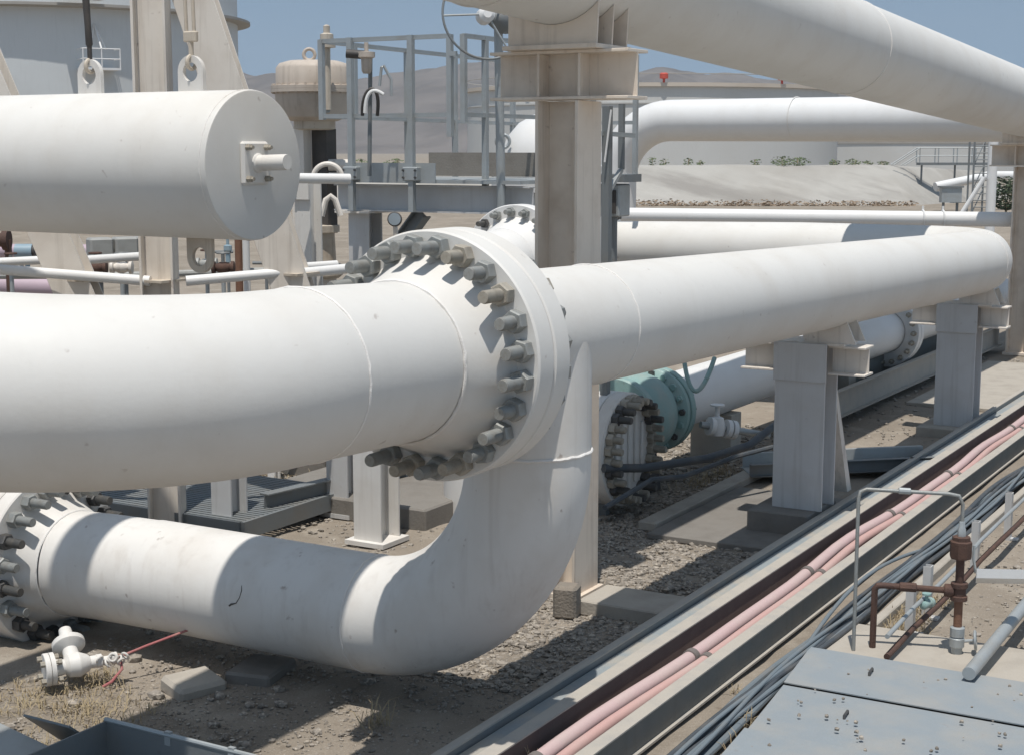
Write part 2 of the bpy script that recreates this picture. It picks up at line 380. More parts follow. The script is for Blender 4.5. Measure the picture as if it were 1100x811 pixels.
for zz in (.6, 1.15):
    rl.tube([bp(-1.03, .1, zb + zz), bp(-1.03, 1.27, zb + zz), bp(1.03, 1.27, zb + zz), bp(1.03, .1, zb + zz)], .035, 6)
for a in (-1.03, 0, 1.03): rl.cyl(bp(a, 1.27, zb), bp(a, 1.27, zb + 1.15), .035, seg=6)
rl.build('railing', 'white_paint_fresh', balc)
MB().tube([bp(.0, 1.2, zb), bp(-.75, .05, zb - 1.3)], .05, 6).tube([bp(-.45, .6, zb + 1.15), bp(0, .05, zb + 2.5)], .04, 6).tube([bp(.45, .6, zb + 1.15), bp(.02, .05, zb + 2.5)], .04, 6).tube([bp(0, 1.27, zb + 1.15), bp(0, .05, zb + 2.55)], .05, 6).build('bracket', 'white_paint_fresh', balc)
MB().prism([bp(-2.2, .4, 12.3), bp(.3, .4, 12.3), bp(.3, 1.5, 12.3), bp(-2.2, 1.5, 12.3)], (0, 0, .25)).build('upper_platform', 'white_paint_fresh', t)

# ------------------------------------------------------------------ right background: walkway, cabinet, pole
def bar(mb, a, b_, r=.03, seg=6): return mb.cyl(a, b_, r, seg=seg)
wk = thing('access_walkway', far(33, 121, 0), 'grey walkway with handrails on the bund crest at the right', 'walkway')
m = MB(); m.prism([far(31.7, 120.6, 2.92), far(37.5, 120.6, 2.92), far(37.5, 121.6, 2.92), far(31.7, 121.6, 2.92)], (0, 0, .2)); m.build('deck', 'galvanised_dark', wk)
for f_ in (120.6, 121.6):
    m = MB()
    for z in (.55, 1.15): bar(m, far(31.7, f_, 3.1 + z), far(37.5, f_, 3.1 + z), .045)
    for k in range(5): bar(m, far(31.7 + 1.45 * k, f_, 3.1), far(31.7 + 1.45 * k, f_, 4.25), .045)
    bar(m, far(31.7, f_, 4.25), far(29.7, f_, 2.95), .045); bar(m, far(31.7, f_, 3.65), far(30.5, f_, 2.9), .04)
    m.build('railing', 'galvanised', wk)
for r_ in (32, 34.6, 37.3):
    m = MB(); bar(m, far(r_, 121.1, -.1), far(r_, 121.1, 2.92), .08); m.build('support_leg', 'galvanised_dark', wk)
tw = thing('steel_frame', far(27.5, 92, 0), 'dark steel ladder frame standing right of the bund end', 'frame')
m = MB()
for a in (27.4, 28.3):
    for f_ in (92, 93): bar(m, far(a, f_, 0), far(a, f_, 4.6), .06)
m.build('post', 'galvanised_dark', tw)
m = MB()
for k in range(11): bar(m, far(27.4, 92, .35 + .4 * k), far(28.3, 92, .35 + .4 * k), .035)
m.build('rung', 'galvanised_dark', tw)
m = MB()
for k in range(3): bar(m, far(27.4, 92, .4 + 1.4 * k), far(28.3, 93, 1.8 + 1.4 * k), .04)
m.build('brace', 'galvanised_dark', tw)
cb = thing('control_cabinet', far(28.4, 100, 0), 'small grey cabinet on legs in front of the bund end', 'cabinet')
MB().prism([far(27.8, 100, .75), far(29.1, 100, .75), far(29.1, 100.6, .75), far(27.8, 100.6, .75)], (0, 0, .95)).build('body', 'galvanised', cb)
MB().prism([far(27.7, 99.9, 1.70), far(29.2, 99.9, 1.70), far(29.2, 100.7, 1.70), far(27.7, 100.7, 1.70)], (0, 0, .1)).build('canopy', 'galvanised_dark', cb)
m = MB()
for a in (28.0, 28.9): m.cyl(far(a, 100.3, -.1), far(a, 100.3, .75), .09, seg=8)
m.build('leg', 'galvanised_dark', cb)
m = MB(); m.tube([far(29, 106, 1.6), far(33, 107, 2.35), far(38, 109, 2.3)], .32, 14)
tag(m.build('far_pipe', 'white_paint_fresh'), 'short white pipe lying beyond the bund end under the walkway', 'pipe')
pl = thing('support_pole', (61.26, 13.9, 0), 'slim white pole with a diagonal brace beyond the thin white pipe', 'pole')
MB().cyl((61.26, 13.9, -.1), (61.26, 13.9, 5.2), .19, seg=14).build('post', 'white_paint_fresh', pl)
MB().cyl((61.0, 14.12, 3.1), (60.6, 15.25, 1.0), .09, seg=10).build('brace', 'white_paint_fresh', pl)
# shrubs on the bund crest
def leaf_cluster(mb, c, rx, rz_, n, size):
    for _ in range(n):
        u = random.random() ** .4; th = random.uniform(0, 6.28); ph = random.uniform(-1, 1)
        d = V((math.cos(th) * math.sqrt(1 - ph * ph) * rx * u, math.sin(th) * math.sqrt(1 - ph * ph) * rx * u, (ph * .5 + .5) * rz_ * (.55 + .45 * u)))
        p = V(c) + d; a = V((random.gauss(0, 1), random.gauss(0, 1), random.gauss(0, 1))).normalized(); x, y, z = frame(a); s = size * random.uniform(.5, 1.3)
        mb.add([p - x * s, p - y * s * .4, p + x * s, p + y * s * .4], [(0, 1, 2, 3)])
SHL = ['thin', 'small', 'low', 'ragged', 'dense', 'broad', 'sparse', 'squat', 'tiny', 'upright']
for i, (px, hgt, wd, n) in enumerate([(700, .9, .5, 50), (713, .7, .5, 40), (739, .8, .5, 50), (752, .6, .4, 30), (812, .7, .5, 50), (838, 1.0, 1.0, 140), (858, .9, 1.1, 150), (895, .7, .5, 60), (914, .7, .8, 90), (932, .5, .5, 40), (950, .5, .6, 50), (540, .6, .9, 60), (300, .9, 1.3, 120), (385, .7, 1.2, 90), (425, .7, 1.1, 90)]):
    r_ = (px - 550) / 1668 * 123; p = far(r_, 122.5 + random.uniform(-.5, .8), 2.85)
    sh = thing('shrub', p, '', 'shrub', 'shrubs along the bund crest')
    sh['label'] = ['stringy green shrub on the bund crest nearest the tall column', 'short shrub on the crest just right of the stringy one', 'third small shrub from the tall column on the crest', 'tiny shrub on the crest under the rear overhead pipe', 'lone small shrub left of the dense green clump on the crest', 'dense green clump on the crest, left half', 'dense green clump on the crest, right half', 'small shrub on the crest just right of the dense clump', 'wide low shrub on the crest under the cone-roofed tank', 'lowest thin shrub on the crest before the stairs', 'last low shrub on the crest beside the stairs', 'low shrub on the bund crest seen through the platform railing', 'green shrub on the bund crest left of the domed actuator', 'shrub on the bund crest right of the actuator post', 'shrub on the bund crest behind the railing middle'][i]
    m = MB(); leaf_cluster(m, p, wd * .9, hgt * .8, int(n * 1.2), .12); m.build('foliage', 'leaf_green', sh, 0)
    m = MB()
    for _ in range(4): m.cyl(p - V((0, 0, .1)), p + V((random.uniform(-.3, .3) * wd, random.uniform(-.3, .3) * wd, hgt * .7)), .015, seg=5)
    m.build('stem', 'dry_stalk', sh)
p = far(32.0, 100, 0)
sh = thing('bush', p, 'dark green bush at the right edge beyond the white pole', 'bush')
m = MB(); leaf_cluster(m, p + V((0, 0, .3)), 1.2, 2.2, 800, .16); m.build('foliage', 'leaf_dark', sh, 0)
m = MB()
for _ in range(5): m.cyl(p, p + V((random.uniform(-.5, .5), random.uniform(-.5, .5), 1.4)), .03, seg=5)
m.build('stem', 'dry_stalk', sh)
m = MB()
for i in range(1500):
    r_ = random.uniform(-50, 30); leaf_cluster(m, far(r_, 115.3 + random.uniform(-.5, .5), -.05), .35, random.uniform(.15, .55), 5, .13)
tag(m.build('dry_weeds', 'reddish_weed', None, 0), kind='stuff')

# ------------------------------------------------------------------ overhead pipe on its tall column
def oz(x): return 5.95 - .0435 * (x - 12)
def opt(x): return V((x, 6.72, oz(x)))
oh = thing('overhead_pipeline', (12.65, 6.72, 5.15), 'thick white overhead pipe crossing the top right on the tall cream column', 'pipe')
MB().tube([opt(-14), opt(44)], .632, 96).build('pipe_wall', 'white_paint', oh, 40)
for x in (11.1, 20.7): MB().torus(opt(x), (1, 0, -.0435), .633, .009, 80, 6, .0015).build('weld_bead', 'weld_paint', oh)

def tall_support(x0, y0, ztop, label, rusted):
    st = thing('pipe_support', (x0, y0, 0), label, 'pipe support', 'tall supports of the overhead pipe')
    MB().ibeam((x0, y0, -.02), (x0, y0, ztop - .47), (0, 1, 0), .44, .48, .02, .03).build('column', rusted, st, 35, .004)
    MB().ibeam((x0, y0 + .72, ztop - .24), (x0, y0 - .70, ztop - .24), (0, 0, 1), .44, .42, .02, .028).build('cross_beam', rusted, st, 35, .004)
    for yy in (.21, -.21):
        MB().span((x0 - .20, y0 + yy - .012, ztop - .43), (x0 - .013, y0 + yy + .012, ztop - .05)).span((x0 + .013, y0 + yy - .012, ztop - .43), (x0 + .20, y0 + yy + .012, ztop - .05)).build('stiffener', rusted, st)
    MB().span((x0 - .27, y0 - .27, -.02), (x0 + .27, y0 + .27, .03)).build('base_plate', rusted, st)
    # saddle that cradles the pipe: base plate and three shaped ribs
    zc = oz(x0); sd_ = thing  # noqa
    MB().span((x0 - .36, y0 - .46, ztop - .018), (x0 + .36, y0 + .50, ztop + .022)).build('saddle_plate', rusted, st, 35, .004)
    for xx in (-.3, 0.0, .3):
        pr = [(y0 - .44, ztop + .022)]
        for k in range(13):
            a = R(-136 + 92 * k / 12 ); pr.append((y0 + math.cos(a) * .637, zc - .0435 * xx + math.sin(a) * .637))
        pr.append((y0 + .46, ztop + .022)); pr.append((y0 + .46, ztop + .022))
        pr = pr[:-1]
        MB().prism([(x0 + xx - .012, a, b_) for a, b_ in pr], (.024, 0, 0)).build('saddle_rib', rusted, st)
    MB().span((x0 - .286, y0 - .02, ztop + .022), (x0 + .286, y0 + .005, zc - .63)).build('saddle_web', rusted, st)
    return st
tall_support(12.68, 6.72, 5.10, 'tall cream steel column with a saddle under the thick overhead pipe, left of centre', 'beige_steel')
tall_support(32.7, 6.72, 4.30, 'cream steel column with a saddle at the right edge of the photo', 'beige_steel')

# ------------------------------------------------------------------ main tee pipeline (run, branch, elbow, lower pipe)
def mz(x): return 2.88 - .025 * (x - 10)
Y0 = 5.35; RM = .457
def mpt(x): return V((x, Y0, mz(x)))
main = thing('tee_pipeline', (9.75, Y0, .1), 'long white pipe running right from the big flange, elbow dropping to the lower left', 'pipe')
XE = 22.95; RE = 1.15
path = [mpt(x) for x in (8.7, 10.5, 12, 14, 16, 18, 20, 22, XE)] + arc((XE, Y0 + RE, mz(XE)), (0, -1, 0), (1, 0, 0), RE, 6, 90, 16)
e = path[-1]
path += [V((e.x, 8.5, e.z)), V((e.x, 12.0, e.z - .06))]
MB().tube(path, RM, 96).build('run_pipe', 'white_paint', main, 40)
XB = 9.50; ZL = .62; REL = 1.37
bpath = [V((XB, Y0, 2.86)), V((XB, Y0, 2.4)), V((XB, Y0, ZL + REL))] + arc((XB, Y0 + REL, ZL + REL), (0, -1, 0), (0, 0, -1), REL, 5, 90, 22) + [V((XB, 8.2, ZL)), V((XB, 9.0, ZL))]
MB().tube(bpath, RM, 96).build('branch_elbow', 'white_paint_stained', main, 40)
# reinforcing at the tee crotch
for c_, ax, rr in ((mpt(10.4), (1, 0, -.016), RM), (V((XB, Y0, 2.06)), (0, 0, 1), RM), (V((XB, Y0 + REL, ZL)), (0, 1, 0), RM), (mpt(8.89), (1, 0, 0), RM + .02), (mpt(22.8), (1, 0, 0), RM)):
    MB().torus(c_, ax, rr + .001, .012 if c_.z < 2.3 and c_.z > 1 else .007, 90, 6, .002).build('weld_bead', 'weld_paint', main)
# tee end flange (right half of the big joint)
FX = 8.20
MB().lathe((FX + .215, Y0, 2.88), (1, 0, 0), [(.42, 0), (.80, 0), (.812, .012), (.812, .185), (.80, .197), (.60, .197), (.56, .24), (RM + .012, .46), (RM - .05, .46), (.42, .46)], 120, True).build('flange', 'white_paint', main, 30)
# flange at the low left end, facing the viewer
LFY = 10.25
MB().lathe((XB - .1, LFY, ZL), (0, -1, 0), [(.42, 0), (.745, 0), (.757, .012), (.757, .15), (.745, .162), (.60, .162), (.545, .21), (RM + .01, .42), (RM - .05, .42), (.42, .42)], 110, True).build('flange', 'white_paint_stained', main, 30)
MB().tube([V((XB - .1, LFY - .38, ZL)), V((XB - .05, 9.5, ZL)), V((XB, 8.6, ZL))], RM + .001, 80, False).build('pipe_spool', 'white_paint_stained', main, 40)
MB().torus((XB - .1, LFY - .42, ZL), (0, 1, 0), RM + .004, .009, 80, 6, .0015).build('weld_bead', 'weld_paint', main)
bolt_ring(main, (XB - .1, LFY - .162, ZL), (0, -1, 0), .65, 20, .24, -.56, .042, .073, .085, 0.0, -.32, ['bolt_dark', 'bolt_grey'], 9)

sc_ = [V((XB - (RM + .001) * math.cos(R(t_)), y_, ZL + (RM + .001) * math.sin(R(t_)))) for y_, t_ in ((7.80, 2), (7.78, 4), (7.73, 6), (7.70, 12), (7.69, 19), (7.70, 24))]
MB().tube(sc_, [.006, .008, .004, .003, .0035, .002], 8).build('scuff_mark', 'dark_metal', main)

# mating flange and pipe going off to the far left
lf = thing('left_pipeline', (XB - .1, 10.6, .1), 'white pipe end bolted behind the lower left flange, leaving the photo', 'pipe')
MB().lathe((XB - .1, LFY + .012, ZL), (0, 1, 0), [(.42, 0), (.745, 0), (.757, .012), (.757, .15), (.745, .162), (.60, .162), (.545, .21), (RM, .42), (RM - .05, .42), (.42, .42)], 110, True).build('flange', 'white_paint_stained', lf, 30)
MB().tube([V((XB - .1, LFY + .40, ZL)), V((XB - .1, 16, ZL))], RM, 64).build('pipe_wall', 'white_paint_stained', lf, 40)
MB().span((XB - .5, LFY - .12, -.02), (XB + .3, LFY + .10, .0)).build('pad', 'concrete_dark', lf)

# ------------------------------------------------------------------ big bent pipe at left with the bolted flange
bent = thing('bent_pipeline', (6.85, Y0, 2.2), 'fattest white pipe, bending out of the left edge below the hanging drum', 'pipe')
RL = .50; RBN = 2.1; XW = 6.85
p0 = V((FX - .3, Y0, 2.885))
path = [p0, V((7.3, Y0, 2.91)), V((XW, Y0, 2.93))]
for k in range(1, 31):
    a = R(3 * k); path.append(V((XW - RBN * math.sin(a), Y0 + RBN * (1 - math.cos(a)), 2.93 + .2 * (1 - math.cos(a)))))
path.append(path[-1] + V((0, 5, 0)))
MB().tube(path, RL, 112).build('pipe_wall', 'white_paint', bent, 40)
MB().torus((XW, Y0, 2.93), (1, 0, 0), RL - .001, .010, 100, 6, .002).build('weld_bead', 'weld_paint', bent)
MB().torus((FX - .375, Y0, 2.885), (1, 0, 0), RL + .009, .012, 100, 6, .002).build('weld_bead', 'weld_paint', bent)
MB().lathe((FX + .2, Y0, 2.88), (-1, 0, 0), [(.42, 0), (.80, 0), (.812, .012), (.812, .185), (.80, .20), (.655, .20), (.63, .225), (RL + .012, .56), (RL - .05, .58), (.42, .58)], 120, True).build('flange', 'white_paint', bent, 30)
MB().lathe((FX + .2, Y0, 2.88), (1, 0, 0), [(.40, -.004), (.795, -.004), (.795, .019), (.40, .019)], 120, True).build('gasket', 'rusty_pipe', bent, 30)
bolt_ring(bent, (FX, Y0, 2.88), (-1, 0, 0), .715, 24, .255, -.54, .043, .075, .09, 0.0, -.412, ['bolt_grey', 'bolt_grey', 'bolt_grey', 'bolt_tan'], 7)

# ------------------------------------------------------------------ low supports of the main pipe
def low_support(x0, label, zb, brace, yc=5.58):
    st = thing('pipe_support', (x0, yc, 0), label, 'pipe support', 'low supports under the long pipe')
    zt = mz(x0) - RM
    MB().ibeam((x0, yc, zb), (x0, yc, zt - .18), (1, 0, 0), .44, .57, .02, .028).build('column', 'grey_steel_paint', st, 35, .004)
    for ya, yb in ((yc + .72, yc + .29), (yc - .29, yc - .70)): MB().ibeam((x0, ya, zt - .34), (x0, yb, zt - .34), (0, 0, 1), .32, .30, .016, .024).build('cross_beam', 'cream_steel', st, 35, .004)
    MB().span((x0 - .246, yc - .30, zt - .58), (x0 - .223, yc + .30, zt - .16)).build('cover_plate', 'grey_steel_paint', st, 35, .003)
    MB().span((x0 - .2, yc - .48, zt - .178), (x0 + .28, yc + .36, zt - .15)).build('saddle_plate', 'cream_steel', st, 35, .003)
    for xx in (-.16, .18):
        pr = [(4.98, zt - .15)]
        for k in range(9):
            a = R(-125 + 70 * k / 8); pr.append((Y0 + math.cos(a) * (RM + .003), mz(x0 + xx) + math.sin(a) * (RM + .003)))
        pr.append((5.66, zt - .15)); pr.sort(key=lambda q: 0)
        pr = [(4.98, zt - .15)] + pr[1:-1] + [(5.56, zt - .15)]
        MB().prism([(x0 + xx - .012, a, b_) for a, b_ in pr], (.024, 0, 0)).build('saddle_rib', 'cream_steel', st)
    if brace:
        MB().prism([(x0 + .22, yc - .03, zt - .75), (x0 + .22, yc - .03, zb + .02), (x0 + 1.0, yc - .03, zb + .02)], (0, .03, 0)).build('gusset', 'cream_steel', st)
        MB().prism([(x0 + .22, yc - .22, zt - .5), (x0 + .30, yc - .22, zt - .5), (x0 + 1.05, yc - .22, zb), (x0 + .9, yc - .22, zb)], (0, .4, 0)).build('brace', 'cream_steel', st)
    MB().span((x0 - .5, 5.36, -.04), (x0 + .5, 6.05, zb), .012).build('footing', 'concrete_dark' if brace else 'concrete', st)
    return st
low_support(16.18, 'grey support column with concrete footing under the middle of the long pipe', .26, True)
low_support(23.0, 'farther grey support column under the right end of the long pipe', .12, False)

# ------------------------------------------------------------------ rear overhead pipe, thin pipe
rp = thing('rear_overhead_pipe', (37, 13, 0), 'white pipe behind the overhead pipe that elbows down beside the tall column', 'pipe')
DR = .545; X1 = 38.1; yr = 17.1
path = [V((36.6, 4.0, 4.88)), V((37.0, 8.5, 4.90)), V((37.5, 13.0, 4.92)), V((X1, yr, 4.94))] + arc((X1, yr, 4.94 - 1.6), (0, 0, 1), (0, 1, 0), 1.6, 8, 90, 14) + [V((X1, yr + 1.6, -.1))]
MB().tube(path, DR, 64).build('pipe_wall', 'white_paint_fresh', rp, 40)
MB().torus((37.55, 13.4, 4.94), (.1, 1, 0), DR + .002, .012, 60, 6, .0015).build('weld_bead', 'weld_paint', rp)
tp = thing('thin_white_pipe', (40, 11, 2.3), 'thin straight white pipe running across behind the long pipe', 'pipe')
MB().cyl((28.0, 15.7, 2.856), (33.76, 5.36, 2.728), .152, seg=32).build('pipe_wall', 'white_paint_fresh', tp)
for q in (.685, .72):
    c_ = V((28.0, 15.7, 2.856)).lerp(V((33.76, 5.36, 2.728)), q)
    MB().torus(c_, (.487, -.873, 0), .172, .02, 24, 6).cyl(c_ + V((0, 0, .16)), c_ + V((0, 0, .26)), .024, seg=6).build('u_bolt', 'white_paint_fresh', tp)
for q in (.1, .5, .98):
    c_ = V((28.0, 15.7, 2.856)).lerp(V((33.76, 5.36, 2.728)), q)
    MB().cyl((c_.x, c_.y, -.1), (c_.x, c_.y, c_.z - .18), .09, seg=12).build('support_leg', 'white_paint_fresh', tp)

# flanged joint where the long pipe comes back behind the tall column
rj = thing('rear_valve', (e.x, 13, 0), 'white bolted valve body behind the tall column on the returning pipe', 'valve')
zc = e.z - .06
MB().lathe((e.x, 12.0, zc), (0, 1, 0), [(.4, 0), (.70, 0), (.71, .01), (.71, .16), (.70, .17), (.4, .17)], 80, True).build('flange', 'white_paint_fresh', rj)
MB().lathe((e.x, 12.18, zc), (0, 1, 0), [(.70, 0), (.71, .01), (.71, .16), (.55, .2), (.62, .5), (.62, .9), (.5, 1.2), (.5, 1.6)], 80).build('body', 'white_paint', rj)
bolt_ring(rj, (e.x, 12.0, zc), (0, -1, 0), .62, 20, .075, -.42, .026, .045, .04, 0, -.35, ['bolt_dark'], 0)
# flange ring seen just over the big joint
fr = thing('rear_flanged_pipe', (15.6, 9.2, 2.0), 'bolted white flange rising just behind the big joint, left of the tall column', 'pipe')
fc = V((15.78, 9.07, 2.84))
MB().lathe(fc, (-1, 0, 0), [(.42, -.2), (.70, -.2), (.71, -.19), (.71, -.012), (.70, 0), (.56, 0), (.53, .04), (.44, .30), (.4, .3), (.4, 0)], 90, True).build('flange', 'white_paint_fresh', fr, 30)
MB().tube([fc + V((-.22, 0, 0))] + arc(fc + V((-.28, 0, -.5)), (0, 0, 1), (-1, 0, 0), .5, 8, 90, 12) + [fc + V((-.78, 0, -2.9))], .44, 56).build('pipe_wall', 'white_paint_fresh', fr, 40)
MB().tube([fc + V((.18, 0, 0)), fc + V((1.3, 0, 0)), fc + V((1.8, .3, -.1))], .44, 56).build('pipe_wall', 'white_paint_fresh', fr, 40)
bolt_ring(fr, fc, (-1, 0, 0), .625, 20, .17, -.3, .032, .058, .06, 0, -.2, ['bolt_grey', 'bolt_dark'], 4)

# ------------------------------------------------------------------ ground level line: blind flange, green valve, white pipe
bf = thing('blind_flange', (15.8, 7.6, 0), 'big round bolted blind flange standing near the ground behind the elbow', 'flange')
bc = V((15.82, 7.58, .76))
MB().lathe(bc, (0, 1, 0), [(.02, 0), (.64, 0), (.66, .015), (.66, .16), (.02, .16)], 90).build('blind_plate', 'white_paint_stained', bf, 30)
MB().lathe(bc + V((0, .175, 0)), (0, 1, 0), [(.4, 0), (.65, 0), (.66, .015), (.66, .18), (.54, .2), (.42, .5), (.36, .5)], 90, True).build('flange', 'white_paint_fresh', bf, 30)
MB().cyl(bc + V((0, .66, 0)), bc + V((0, 2.2, 0)), .42, seg=56).build('pipe_wall', 'white_paint', bf)
bolt_ring(bf, bc, (0, -1, 0), .57, 28, .21, -.56, .043, .074, .08, 0, -.375, ['bolt_tan', 'bolt_tan', 'bolt_dark'], 5)
for k in range(5):
    x_ = bc.x + (-.34 + .17 * k); h_ = math.sqrt(.44 ** 2 - (x_ - bc.x) ** 2)
    MB().span((x_ - .028, bc.y - .03, bc.z - h_), (x_ + .028, bc.y + .002, bc.z + h_), .008).build('face_bar', 'white_paint_stained', bf)  # low upright bars drawn for the vertical lines on the blind plate
gv = thing('green_valve', (17.4, 8.1, 0), 'teal green valve body with bolted joint between blind flange and white pipe', 'valve')
gc = V((16.66, 8.05, .96))
MB().lathe(gc, (1, 0, -.02), [(.34, -.25), (.50, -.25), (.52, -.23), (.52, -.12), (.44, -.08), (.50, .1), (.52, .3), (.50, .5), (.44, .62), (.44, .66), (.52, .7), (.54, .72), (.54, .8), (.34, .82)], 72).build('body', 'teal_paint', gv, 40)
MB().lathe(gc + V((.86, 0, -.02)), (1, 0, -.02), [(.34, 0), (.53, 0), (.54, .012), (.54, .12), (.40, .16), (.34, .16)], 72, True).build('flange', 'teal_paint', gv, 30)
bolt_ring(gv, gc + V((.69, 0, -.015)), (-1, 0, 0), .485, 18, .06, -.36, .026, .045, .045, 0, -.3, ['bolt_dark', 'teal_paint'], 3)
MB().prism([(17.1, 7.95, .5), (17.1, 8.2, .5), (17.05, 8.3, -.03), (17.05, 7.85, -.03)], (.3, 0, 0)).build('foot', 'dark_metal', gv)
h0 = V((16.79, 7.32, 1.72)); h1 = V((16.68, 7.11, 1.36)); h2 = V((17.16, 7.08, 1.7))
hp = []
for k in range(17):
    t_ = k / 16; hp.append(h0 * (1 - t_) ** 2 + (h1 * 2 - (h0 + h2) / 2 ) * 2 * t_ * (1 - t_) + h2 * t_ ** 2)
MB().tube(hp, .028, 8).build('hose', 'teal_paint', gv)
lp = thing('low_white_pipe', (20, 8.0, 0), 'white pipe near the ground running right from the teal valve', 'pipe')
def lpt(x): return V((x, 8.05 - (x - 17) * .035, .96 + (x - 17) * .008))
MB().cyl(lpt(17.66), lpt(34), .37, seg=64).build('pipe_wall', 'white_paint_fresh', lp)
MB().lathe(lpt(26.4), (1, -.035, .008), [(.38, 0), (.62, 0), (.62, .14), (.38, .14)], 60, True).build('flange', 'white_paint_fresh', lp, 30)
MB().lathe(lpt(26.56), (1, -.035, .008), [(.38, 0), (.62, 0), (.62, .14), (.38, .14)], 60, True).build('flange', 'white_paint_fresh', lp, 30)
bolt_ring(lp, lpt(26.4), (-1, .035, 0), .54, 20, .14, -.42, .03, .05, .05, 0, -.3, ['bolt_tan'], 0)
for x in (19.4, 24.0): MB().span((x - .18, lpt(x).y - .3, -.03), (x + .18, lpt(x).y + .3, lpt(x).z - .34), .01).build('pier', 'concrete', lp)
m = MB(); m.tube([(15.15, 7.56, 0.66), (15.64, 7.31, 0.6), (16.66, 6.94, 0.57), (17.57, 6.77, 0.59), (18.6, 6.79, 0.7)], .05, 12)
tag(m.build('black_conduit', 'cable_dark'), 'black conduit lying on the dirt in front of the teal valve', 'conduit')
m = MB(); m.tube([(14.35, 7.14, 0.42), (15.51, 7.13, 0.51), (15.88, 6.9, 0.5), (16.92, 6.69, 0.57), (17.52, 6.45, 0.61)], .03, 8)
tag(m.build('black_cable', 'cable_dark'), 'thin dark cable trailing over the dirt beside the kerb', 'cable')
sv = thing('drain_valve', (19.0, 7.5, 0), 'small white valve and flange beneath the low white pipe', 'valve')
a = V((17.64, 7.45, 0.78)); b_ = V((18.36, 6.81, 0.58))
MB().cyl(a, b_, .045, seg=14).build('pipe_wall', 'galvanised', sv)
for q in (.12, .36, .44): MB().cyl(a.lerp(b_, q), a.lerp(b_, q + .06), .12, seg=20).build('flange', 'white_paint_fresh', sv)
MB().lathe(a.lerp(b_, .24), (0, 0, 1), [(.09, -.1), (.11, 0), (.08, .12), (.03, .14), (.03, .26), (.09, .27), (.09, .29)], 16).build('body', 'white_paint_fresh', sv)
# low channel beam behind the supports and cross channel
def channel(mb, a, b_, up, h, wd, t_):
    a = V(a); b_ = V(b_); d = (b_ - a).normalized(); u = V(up); sd = d.cross(u).normalized()
    pr = [(0, 0), (wd, 0), (wd, t_), (t_, t_), (t_, h - t_), (wd, h - t_), (wd, h), (0, h)]
    return mb.prism([a + sd * p + u * q for p, q in pr], b_ - a)
cht = thing('cable_channel', (20, 7.35, .1), 'long grey-green steel channel running behind the support columns', 'cable channel')
m = MB(); channel(m, (21.3, 7.35, .12), (33, 7.20, .12), (0, 0, 1), .42, .10, .012); m.build('front_side', 'tray_lip', cht)
m = MB(); channel(m, (33, 7.62, .12), (21.3, 7.77, .12), (0, 0, 1), .62, .10, .012); m.build('back_side', 'tray_side', cht)
MB().prism([(21.3, 7.355, .14), (33, 7.205, .14), (33, 7.61, .14), (21.3, 7.76, .14)], (0, 0, .01)).build('bottom', 'tray_plate', cht)
cc = thing('cross_channel', (18.5, 6.0, 0), 'dark low steel channel lying across between the two grey supports', 'cable channel')
m = MB(); channel(m, (18.2, 7.0, .06), (19.9, 5.1, .06), (0, 0, 1), .16, .08, .008); m.build('front_side', 'galvanised_dark', cc)
m = MB(); channel(m, (20.3, 5.35, .06), (18.6, 7.25, .06), (0, 0, 1), .20, .08, .008); m.build('back_side', 'galvanised', cc)
MB().prism([(18.22, 7.0, .07), (19.92, 5.1, .07), (20.28, 5.35, .07), (18.58, 7.25, .07)], (0, 0, .01)).build('bottom', 'tray_plate', cc)

# ------------------------------------------------------------------ cable tray with pink pipes, foreground diagonal
XA, XZ = 5.5, 48
tr = thing('pipe_trough', (12, 4.7, 0), 'open steel trough carrying two pink pipes diagonally along the right foreground', 'trough')
MB().span((XA, 4.375, .0), (XZ, 4.39, .255)).build('near_side', 'tray_side', tr)
MB().span((XA, 4.345, .256), (XZ, 4.455, .268)).build('near_lip', 'tray_lip', tr)
MB().span((XA, 4.345, .012), (XZ, 4.373, .03)).build('bottom_lip', 'tray_lip', tr)
MB().span((XA, 4.955, .0), (XZ, 4.97, .215)).build('far_side', 'tray_inside', tr)
MB().span((XA, 4.94, .216), (XZ, 5.06, .228)).build('far_lip', 'tray_lip', tr)
MB().span((XA, 4.392, .01), (XZ, 4.953, .022)).build('bottom', 'tray_inside', tr)
side = thing('cable_tray', (12, 5.2, 0), 'shallow grey steel tray with flat lid plates beside the pink pipe trough', 'cable tray')
MB().span((XA, 5.063, .175), (XZ, 5.215, .187)).build('lid_plate', 'tray_plate', side)
MB().span((XA, 5.225, .05), (XZ, 5.237, .235)).build('side_wall', 'galvanised_dark', side)
MB().span((XA, 5.223, .236), (XZ, 5.262, .25)).build('rail', 'tray_lip', side)
MB().span((XA, 5.295, .03), (XZ, 5.315, .205)).build('outer_wall', 'galvanised_dark', side)
MB().span((XA, 5.293, .206), (XZ, 5.335, .22)).build('outer_rail', 'tray_lip', side)
MB().span((XA, 5.06, .0), (XZ, 5.068, .174)).build('inner_wall', 'galvanised_dark', side)
def wavy(y, z, amp, ph, x0=XA, x1=XZ, step=.5, az=.012):
    pts = []; x = x0
    while x < x1:
        pts.append(V((x, y + amp * math.sin(x * .9 + ph) + amp * .5 * math.sin(x * 2.1 + ph * 2), z + az * math.sin(x * 1.3 + ph)))); x += step
    return pts
for (yy, r_, mt, lab, ph) in ((4.77, .056, 'pink_pipe', 'pale pink pipe nearer the trough wall at the back', .4), (4.635, .046, 'salmon_pipe', 'salmon pink pipe nearer the viewer in the trough', .4)):
    tag(MB().tube(wavy(yy, .022 + .10, .03, ph), r_, 24).build('pink_pipe', mt), lab, 'pipe', 'pink pipes in the trough')
